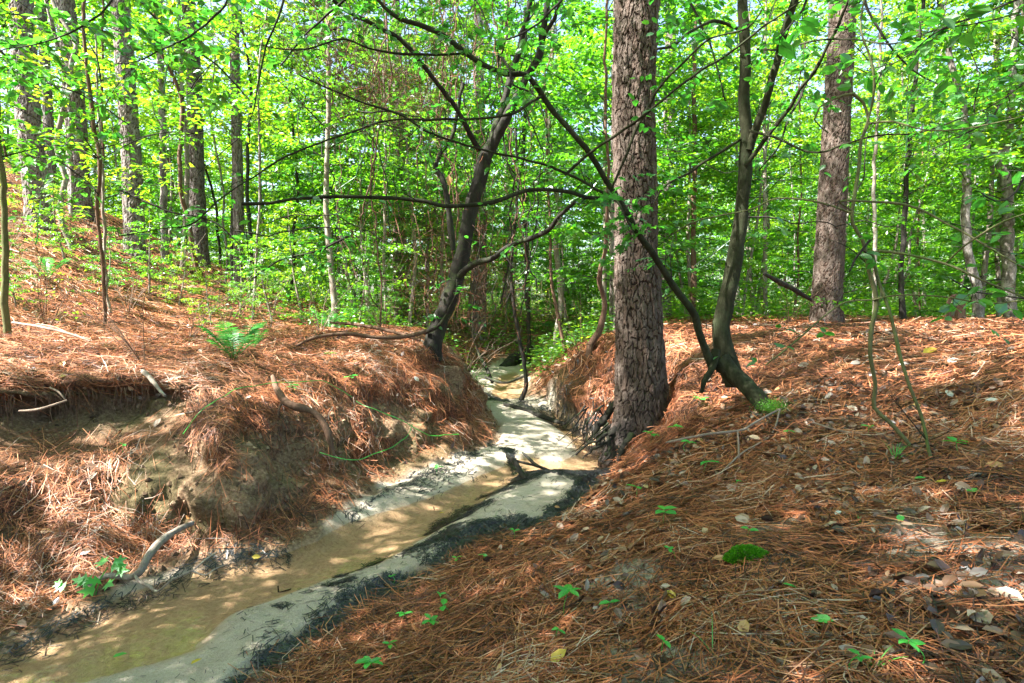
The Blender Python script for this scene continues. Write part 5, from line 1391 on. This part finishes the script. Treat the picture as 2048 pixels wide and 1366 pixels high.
wood('fallen_log', 'dark fallen log at the end of the visible creek', 'log', 'dark', [[(1005, 738, 12.4, 20), (1025, 722, 12.6, 26), (1045, 710, 12.8, 26), (1062, 698, 13, 20)]])
wood('fallen_stick', 'dark twig snag leaning out of the creek at its mouth', 'stick', 'dark', [[(985, 765, 9.6, 7), (972, 735, 9.8, 7), (960, 712, 10, 6), (952, 690, 10, 4)], [(970, 755, 9.4, 5), (1010, 765, 9.2, 5), (1050, 752, 9.2, 4)]])
wood('fallen_stick', 'black wet twig snag in the middle of the stream among debris', 'stick', 'dark', [[(1015, 912, 5.0, 7), (1028, 925, 4.85, 10), (1038, 942, 4.7, 10), (1050, 958, 4.6, 8)], [(1045, 905, 5.0, 4), (1060, 918, 4.9, 6), (1080, 935, 4.7, 5), (1110, 945, 4.6, 4)], [(1020, 918, 4.9, 5), (1060, 930, 4.8, 5), (1100, 940, 4.7, 4)]], rough=.3, jit=.01)
wood('fallen_stick', 'tiny crossed black sticks on the near edge of the stream', 'stick', 'dark', [[(540, 1192, 2.92, 4), (560, 1186, 2.93, 6), (582, 1178, 2.95, 3)], [(556, 1172, 2.93, 3), (557, 1188, 2.93, 4), (556, 1202, 2.9, 3)]])
wood('fallen_stick', 'thin dark stick lying under the shallow water of the stream', 'stick', 'dark', [[(700, 1042, 3.9, 4), (740, 1052, 3.85, 5), (770, 1056, 3.82, 3)]])
# pine cone and dark chips
def cone(u, v, label, L, seed):
    rs = np.random.RandomState(seed); p = on_ground(u, v); e = empty('pine_cone', p+[0, 0, .012], label, 'pine cone'); b = Buf()
    n = 90; s = rs.rand(n); a = rs.rand(n)*6.28; rr = .42*L*np.sin(s*2.9+.15)*.8
    P = np.stack([(s-.5)*L, np.cos(a)*rr*.4, np.sin(a)*rr*.4], -1); D = np.stack([.7+0*s, np.cos(a), np.sin(a)], -1)
    leaves(b, P, D, np.stack([-1+0*s, np.cos(a), np.sin(a)], -1), L*.28, 'oval', None, rs)
    tube(b, np.array([[-.5*L, 0, 0], [0, 0, 0], [.5*L, 0, 0]]), [.008, .014, .006], 8)
    link('scales', b.mesh('scales', M['debris']), e)
cone(1655, 902, 'dark pine cone lying behind the moss loaf high on the slope', .085, 1)
cone(1950, 965, 'blackish pine cone at the right border below the orange leaf', .10, 2)
cone(1540, 1140, 'small dark pine cone touching the right end of the moss loaf', .05, 3)
# stump
o3 = base_at(1912, 640, 7.2); e = empty('tree_stump', o3, 'small split tree stump with an arched sliver on top of the right bank', 'stump')
for k, pts in enumerate([[(1918, 645, 7.2, 24), (1922, 622, 7.2, 20), (1924, 602, 7.2, 12), (1915, 592, 7.2, 9), (1904, 592, 7.2, 8)], [(1898, 648, 7.2, 14), (1896, 625, 7.2, 11), (1897, 606, 7.2, 9), (1903, 592, 7.2, 7)]]):
    b = Buf(); stem(b, pts, 9, .25, k, .02); link('splinter', b.mesh('splinter', M['vine'], o3), e)

# green briar stems
for k, (lab, pts) in enumerate([
 ('green briar stem looping along the front of the left bank', [(366, 868, 3.6, 1.7), (410, 820, 3.65, 1.9), (470, 780, 3.9, 1.9), (548, 763, 4.0, 1.9), (610, 762, 4.1, 1.9), (652, 768, 4.2, 1.7), (700, 790, 4.3, 1.7)]),
 ('green briar stem sagging over the bank right of the gnarled root', [(712, 802, 4.5, 1.7), (750, 820, 4.45, 1.9), (800, 838, 4.5, 1.9), (845, 860, 4.55, 1.9), (875, 872, 4.7, 1.9), (918, 866, 4.9, 1.7)]),
 ('green briar stem hanging in front of the mossy lower left bank', [(640, 905, 3.85, 1.7), (670, 915, 3.85, 1.9), (705, 919, 3.9, 1.9), (740, 910, 3.95, 1.9), (775, 895, 4.05, 1.9), (806, 874, 4.2, 1.7), (822, 850, 4.3, 1.7)])]):
    o3 = W(*pts[0][:3]); b = Buf(); Q = stem(b, pts, 5, 0, k, .03, jit=.02)
    rs = np.random.RandomState(k)
    leaves(b, Q[::2, :3], rs.normal(0, 1, (len(Q[::2]), 3)), rs.normal(0, 1, (len(Q[::2]), 3)), .009, 'kite', None, rs)
    tag(link('briar_stem', b.mesh('briar_stem', M['sprout'], o3), None, o3), lab, 'vine')
# thin bare shrubs on the left slope
bare = [(290, 740, 4.4, 'bare thorny twig shrub rising from the rim of the left bank', -.3), (375, 650, 6.0, 'arching thin bare shrub left of the large fern', .5), (255, 620, 7.2, 'upright bare twig shrub on the middle of the left slope', .0),
        (90, 640, 5.8, 'bare leaning shrub above the pale stick', .4), (450, 640, 7.5, 'wiry bare shrub behind the large fern', .3), (540, 640, 8.0, 'wiry bare shrub at the end of the sunny path', -.2),
        (770, 660, 7.0, 'tangled bare shrub on the far left bank crest', -.1), (330, 590, 9.0, 'thin bare shrub below the speckled trunk', .1), (640, 660, 7.4, 'bare shrub among the dark green ferns', .2), (1160, 690, 7.6, 'bare wiry shrub above the right side of the creek mouth', -.3),
        (930, 700, 8.2, 'bare wiry shrub overhanging the left side of the creek mouth', .5), (30, 560, 8.0, 'bare shrub at the left border beneath the thickest pine', .2), (1580, 650, 7.8, 'bleached bare shrub left of the large reddish pine', .0), (140, 545, 9, 'bare shrub on the hill under the second pine', .1)]
for k, (u, v, Y, lab, ln) in enumerate(bare):
    rs = np.random.RandomState(900+k); o3 = base_at(u, v, Y); e = empty('bare_shrub', o3, lab, 'shrub')
    b = Buf(); lb = Buf()
    for q in range(7):
        a = rs.rand()*6.28; L = rs.uniform(.35, 1.15); d = np.array([math.cos(a)*.45+ln, math.sin(a)*.35, 1.]); d /= np.linalg.norm(d)
        C = spline(np.array([[0, 0, -.03], d*L*.5+rs.normal(0, .04, 3), d*L+[ln*.25+rs.normal(0, .1), rs.normal(0, .1), -.1]]), .05)
        tube(b, C, np.linspace(.0045, .0012, len(C)), 4, cap=False)
        for z_ in range(4):
            p0 = C[rs.randint(2, len(C))]; dd = d+rs.normal(0, .6, 3); l = rs.uniform(.1, .35)
            tube(b, np.array([p0, p0+dd*l*.5+rs.normal(0, .02, 3), p0+dd*l]), [.002, .0015, .0008], 3, cap=False)
        if k % 2: leafy(lb, None, C, 4, (.05, .2), (.03, .055), 'kite', 8, .1, q)
    link('stems', b.mesh('stems', M['dry' if k % 3 else 'vine']), e)['kind'] = 'stuff'
    if lb.n: link('leaves', lb.mesh('leaves', M['leaf']), e)['kind'] = 'stuff'
# small leafy saplings of the left hill
k = 0
for (u, v, Y, s, lab) in [(130, 560, 8.2, .30, 'knee high leafy sapling on the hill under the second pine'), (300, 560, 8.8, .34, 'knee high leafy sapling below the sunlit hillside pine'), (60, 470, 9.5, .3, 'small leafy sapling at the foot of the thickest hillside pine'),
                     (215, 600, 7.6, .24, 'tiny leafy sapling at the foot of the thin dark sapling'), (420, 640, 7.6, .22, 'tiny leafy sapling above the large fern'), (540, 625, 9.0, .34, 'leafy sapling at the lower end of the sunny path'),
                     (30, 600, 6.2, .2, 'tiny leafy sapling beside the mossy border trunk'), (720, 640, 9.0, .4, 'leafy sapling in front of the reddish pine behind the tangle'), (360, 590, 8.6, .26, 'bushy sapling below the speckled trunk'), (480, 600, 9.4, .3, 'bushy sapling at the foot of the brownish pine'), (600, 620, 9.6, .5, 'bushy sapling behind the ferns')]:
    p = W(u, v, Y); put_under(5, p[0], p[1], k*1.1, s, lab, None, 'leafy_sapling', 'sapling'); k += 1

# hanging vines in the middle of the picture
rs = np.random.RandomState(66)
VG = 'thin vines hanging around the crooked tree'
for k in range(34):
    u0 = rs.uniform(640, 1110); Y = rs.uniform(6.6, 9.5); u1 = u0+rs.normal(0, 45); v1 = rs.uniform(420, 670)
    us = [u0+rs.normal(0, 20), (u0*2+u1)/3+rs.normal(0, 16), (u0+u1)/2+rs.normal(0, 18), (u0+u1*2)/3+rs.normal(0, 14), u1]
    vs = [-40, v1*.22, v1*.5, v1*.75, v1]
    w = rs.uniform(1.8, 4.2)*6/Y
    o3 = W(us[0], vs[0], Y); b = Buf(); stem(b, [(a, c, Y, w) for a, c in zip(us, vs)], 5, .1, k, .08, jit=.05)
    tag(link('hanging_vine', b.mesh('hanging_vine', M['vine' if k % 2 else 'dark'], o3), None, o3), 'thin bare vine hanging straight down through the foliage near the crooked tree', 'vine', VG)
VG2 = 'thin bare twigs crossing the woods'
for k in range(40):
    u0 = rs.uniform(0, 2048); Y = rs.uniform(4.5, 8.5); v0 = rs.uniform(0, 560); L = rs.uniform(150, 420); a = rs.normal(0, .55)
    if rs.rand() < .5: a = rs.normal(1.5, .3)
    P = [(u0+L*s*math.cos(a)+rs.normal(0, 10), v0-L*s*math.sin(a)*.8+rs.normal(0, 10), Y, (3.6-2*s)*5/Y) for s in (0, .35, .7, 1)]
    o3 = W(*P[0][:3]); b = Buf(); lb = Buf(); Q = stem(b, P, 5, .1, k, .06, jit=.04)
    if k % 2: leafy(b, b, Q, 7, (.12, .35), (.05, .08), 'oval', 7, .1, k, .2)
    b2 = b.mesh('thin_twig', M['dark' if not k % 2 else 'leaf_fore'], o3)
    tag(link('bare_twig' if not k % 2 else 'leafy_twig', b2, None, o3), 'thin bare dark twig crossing in front of the green woods' if not k % 2 else 'thin green leafy twig reaching across the woods', 'twig', VG2 if not k % 2 else 'thin leafy twigs crossing the woods')
# dead needles and twigs caught in the crooked tree
b = Buf()
for (u, v, Y, su, sv, n) in [(720, 160, 6.3, .45, .35, 2600), (830, 215, 6.5, .35, .35, 1800), (600, 70, 6.2, .5, .25, 1500), (900, 90, 6.8, .5, .4, 1500), (940, 440, 6.9, .35, .6, 900), (820, 480, 7.2, .5, .5, 1200), (960, 600, 7.5, .5, .4, 700), (880, 600, 6.8, .3, .3, 900), (1000, 560, 7.6, .3, .6, 500)]:
    c = W(u, v, Y); P = c+rs.normal(0, 1, (n, 3))*[su, .35, sv]*.8
    d = rs.normal(0, 1, (n, 3))*[1, 1, 1.4]
    leaves(b, P, d, rs.normal(0, 1, (n, 3)), rs.uniform(.08, .3, n), 'needle', np.stack([rs.beta(1.5, 3, n)*.8]*3, -1), rs)
v_ = b.v  # slim the blades
tag(link('dead_twig_tangle', b.mesh('dead_twig_tangle', M['straw'])), 'brown tangle of dead twigs and needles caught around the crooked tree', 'dead twigs', kind='stuff')

# crumbs and clods of soil on the eroded faces and at their foot
rs = np.random.RandomState(91); b = Buf()
x, y = cam_scatter(26000, 2.3, 8, 92, 1.1, 1.0); k = (S(x, y, clay) > .35) & (S(x, y, creek_sd) > -.03); x, y = x[k][:5200], y[k][:5200]; n = len(x)
p, nn_ = S(x, y); ico = np.array([[1, 0, 0], [-1, 0, 0], [0, 1, 0], [0, -1, 0], [0, 0, 1], [0, 0, -1.]]); fi = np.array([[0, 2, 4], [2, 1, 4], [1, 3, 4], [3, 0, 4], [2, 0, 5], [1, 2, 5], [3, 1, 5], [0, 3, 5]])
sz = rs.uniform(.15, 1, n)**2.5*.022+.003
V = p[:, None]+ico[None]*sz[:, None, None]*rs.uniform(.5, 1.2, (n, 6, 1))+rs.normal(0, .15, (n, 6, 3))*sz[:, None, None]
b.add(V.reshape(-1, 3), (np.arange(n)[:, None, None]*6+fi[None]).reshape(-1, 3), np.repeat(rs.rand(n, 3), 6, 0))
def make_crumb():
    m, nt, o = mat('soil_crumb'); a = attr(nt)
    princ(nt, o, ramp(nt, a[0], [(0, (.05, .033, .022)), (.5, (.17, .11, .068)), (1, (.34, .25, .165))]), .9, None, .15); return m
M['crumb'] = make_crumb()
tag(link('soil_crumbs', b.mesh('soil_crumbs', M['crumb'])), 'crumbly brown clay clods on the eroded face of the left bank', 'soil', kind='stuff')
# rootlets hanging under the rim of the left bank
rs = np.random.RandomState(88); b = Buf()
for k in range(260):
    if k < 150: x = rs.uniform(-3.5, -2.2); 
    else: x = rs.uniform(-2.2, -.4)
    yy = np.linspace(3.0, 6.2, 160); pp = S(np.full(160, x), yy)[0]; dz = np.diff(pp[:, 2]); 
    cand = np.where((pp[1:, 2] > (.86 if k < 150 else .45)) & (dz > .012))[0]
    if not len(cand): continue
    p = pp[cand[0]+1 if k < 150 else rs.choice(cand)+1]; L = rs.uniform(.08, .30)
    q = p-[0, .02+.06*rs.rand(), -.01]
    C = spline(np.array([q, q+[rs.normal(0, .02), -.02*rs.rand(), -L*.5], q+[rs.normal(0, .05), -.03*rs.rand(), -L]]), .03)
    tube(b, C, np.linspace(rs.uniform(.001, .0045), .0008, len(C)), 4, cap=False)
tag(link('rootlets', b.mesh('rootlets', M['vine'])), 'thin brown roots dangling under the rim of the left bank', 'roots', kind='stuff')
# fine dark roots and trash around the foot of the massive pine
b = Buf()
for k in range(46):
    u = rs.uniform(1165, 1250); p = W(u, rs.uniform(800, 870), 5.15+.25*rs.rand()+(1250-u)*.003); e_ = p+[rs.normal(-.10, .12), rs.normal(-.08, .08), -rs.uniform(.12, .38)]
    e_[2] = max(e_[2], .01); C = spline(np.array([p, (p+e_)/2+rs.normal(0, .04, 3), e_]), .03)
    tube(b, C, np.linspace(rs.uniform(.003, .012), .0015, len(C)), 5, rough=.2, cap=False)
tag(link('rootlets', b.mesh('rootlets', M['dark'], smooth=True)), 'dark fine roots tangled at the waterside foot of the massive pine', 'roots', kind='stuff')

# low hanging leafy boughs at the top of the picture, near the camera
BG = None
boughs = [
 (260, -40, 4.4, [(260, -60), (220, 10), (150, 60), (60, 90), (-30, 110)], 'shaded leafy bough hanging into the upper left corner', 26, .09),
 (420, -40, 4.6, [(470, -60), (440, 20), (380, 70), (300, 110), (230, 130)], 'leafy bough hanging at the top border right of the upper left corner', 24, .09),
 (570, -50, 3.6, [(575, -40), (560, 20), (535, 80), (515, 150), (497, 240), (470, 280), (400, 345)], 'dark wiry drooping branch at the upper left with few leaves', 5, .07),
 (1180, 400, 3.9, [(1215, 380), (1240, 410), (1255, 440), (1270, 470)], 'cluster of fresh lobed leaves in front of the massive pine trunk', 16, .075),
 (1030, 130, 3.8, [(1000, 110), (1020, 140), (1030, 170), (1060, 180)], 'small leafy spray at the bend of the arching stem', 12, .06),
 (1600, -40, 3.2, [(1640, -60), (1600, 20), (1580, 45), (1560, 80)], 'big dark leaves hanging from the top border right of the arching trunk', 7, .12),
 (1850, -40, 3.4, [(2080, -20), (1980, 20), (1880, 60), (1800, 120), (1730, 140)], 'leafy bough with dark leaves reaching in from the upper right', 14, .10),
 (2060, 300, 3.0, [(2080, 300), (2030, 380), (1990, 400), (1960, 385)], 'cluster of large dark leaves at the right border', 5, .11),
 (2060, 560, 3.0, [(2080, 600), (2000, 590), (1950, 585), (1900, 560)], 'low twig with broad dark leaves at the right border', 5, .10),
 (80, -40, 5.6, [(-40, 60), (60, 150), (170, 190), (260, 250)], 'leafy bough crossing in front of the upper hillside trunks', 20, .10),
 (330, -40, 5.2, [(240, -60), (330, 60), (420, 120), (500, 200)], 'leafy bough left of the drooping wiry branch', 22, .095),
 (90, 300, 6.0, [(-40, 250), (40, 300), (130, 330), (200, 390)], 'leafy bough at the left border over the hill crest', 16, .09),
 (700, -40, 5.0, [(760, -60), (690, 0), (620, 60), (560, 130)], 'leafy bough above the brown twig tangle', 24, .085),
 (1020, -40, 4.6, [(1180, -60), (1110, 20), (1060, 60), (990, 90)], 'leafy bough between crooked tree and massive pine at the top border', 9, .09),
 (1400, -40, 4.8, [(1340, -60), (1390, 30), (1430, 110), (1450, 200)], 'leafy bough right of the massive pine at the top border', 26, .09),
 (1750, -40, 5.0, [(1700, -60), (1760, 60), (1830, 140), (1900, 180)], 'leafy bough in front of the pale mottled trunk', 26, .09),
 (2060, 200, 4.6, [(2100, 120), (2020, 190), (1950, 260), (1860, 300)], 'leafy bough at the right border above the bent trunk', 26, .09),
 (1560, 200, 5.2, [(1640, 120), (1590, 210), (1560, 290), (1520, 340)], 'leafy spray between arching tree and large reddish pine', 22, .08),
 (560, 520, 6.4, [(700, 470), (640, 500), (560, 520), (500, 560)], 'low leafy spray above the ferns on the left bank', 26, .085),
 (350, 420, 6.8, [(240, 380), (330, 420), (420, 440), (480, 490)], 'low leafy spray in front of the hillside pine trunks', 26, .085),
 (1700, 520, 3.0, [(1740, 480), (1710, 520), (1700, 545)], 'three blue green leaves on a twig of the curled sapling', 4, .07),
]
for k, (u, v, Y, pts, lab, n, s) in enumerate(boughs):
    P = [(a, c, Y-.02*i, max(6-i, 2)) for i, (a, c) in enumerate(pts)]
    o3 = W(*P[0][:3]); e = empty('leafy_bough', o3, lab, 'branch'); b = Buf(); Q = stem(b, P, 6, .1, k, .05, jit=.015); lb = Buf(); tb = Buf()
    leafy(lb, tb, Q, n, (.12, .42) if n > 10 else (.06, .18), (s*.7, s*1.15), 'lobed' if k in (3,) else 'oval', 9 if n > 10 else 6, .12, k+70, .05, 1.5)
    link('branch', b.mesh('branch', M['dark'], o3), e)
    link('twigs', tb.mesh('twigs', M['dark'], o3), e)['kind'] = 'stuff'
    link('foliage', lb.mesh('foliage', M['leaf_fore'], o3), e)['kind'] = 'stuff'
o3 = W(900, 362, 5.5); b = Buf(); leaves(b, W(897, 350, 5.5)[None]-o3, np.array([[.1, 0, -1.]]), np.array([[.2, -1, 0.]]), .1, 'oval', np.full((1, 3), .5))
tag(link('hanging_leaf', b.mesh('hanging_leaf', M['orange_leaf']), None, o3), 'orange leaf caught in the air left of the crooked tree trunk', 'leaf')
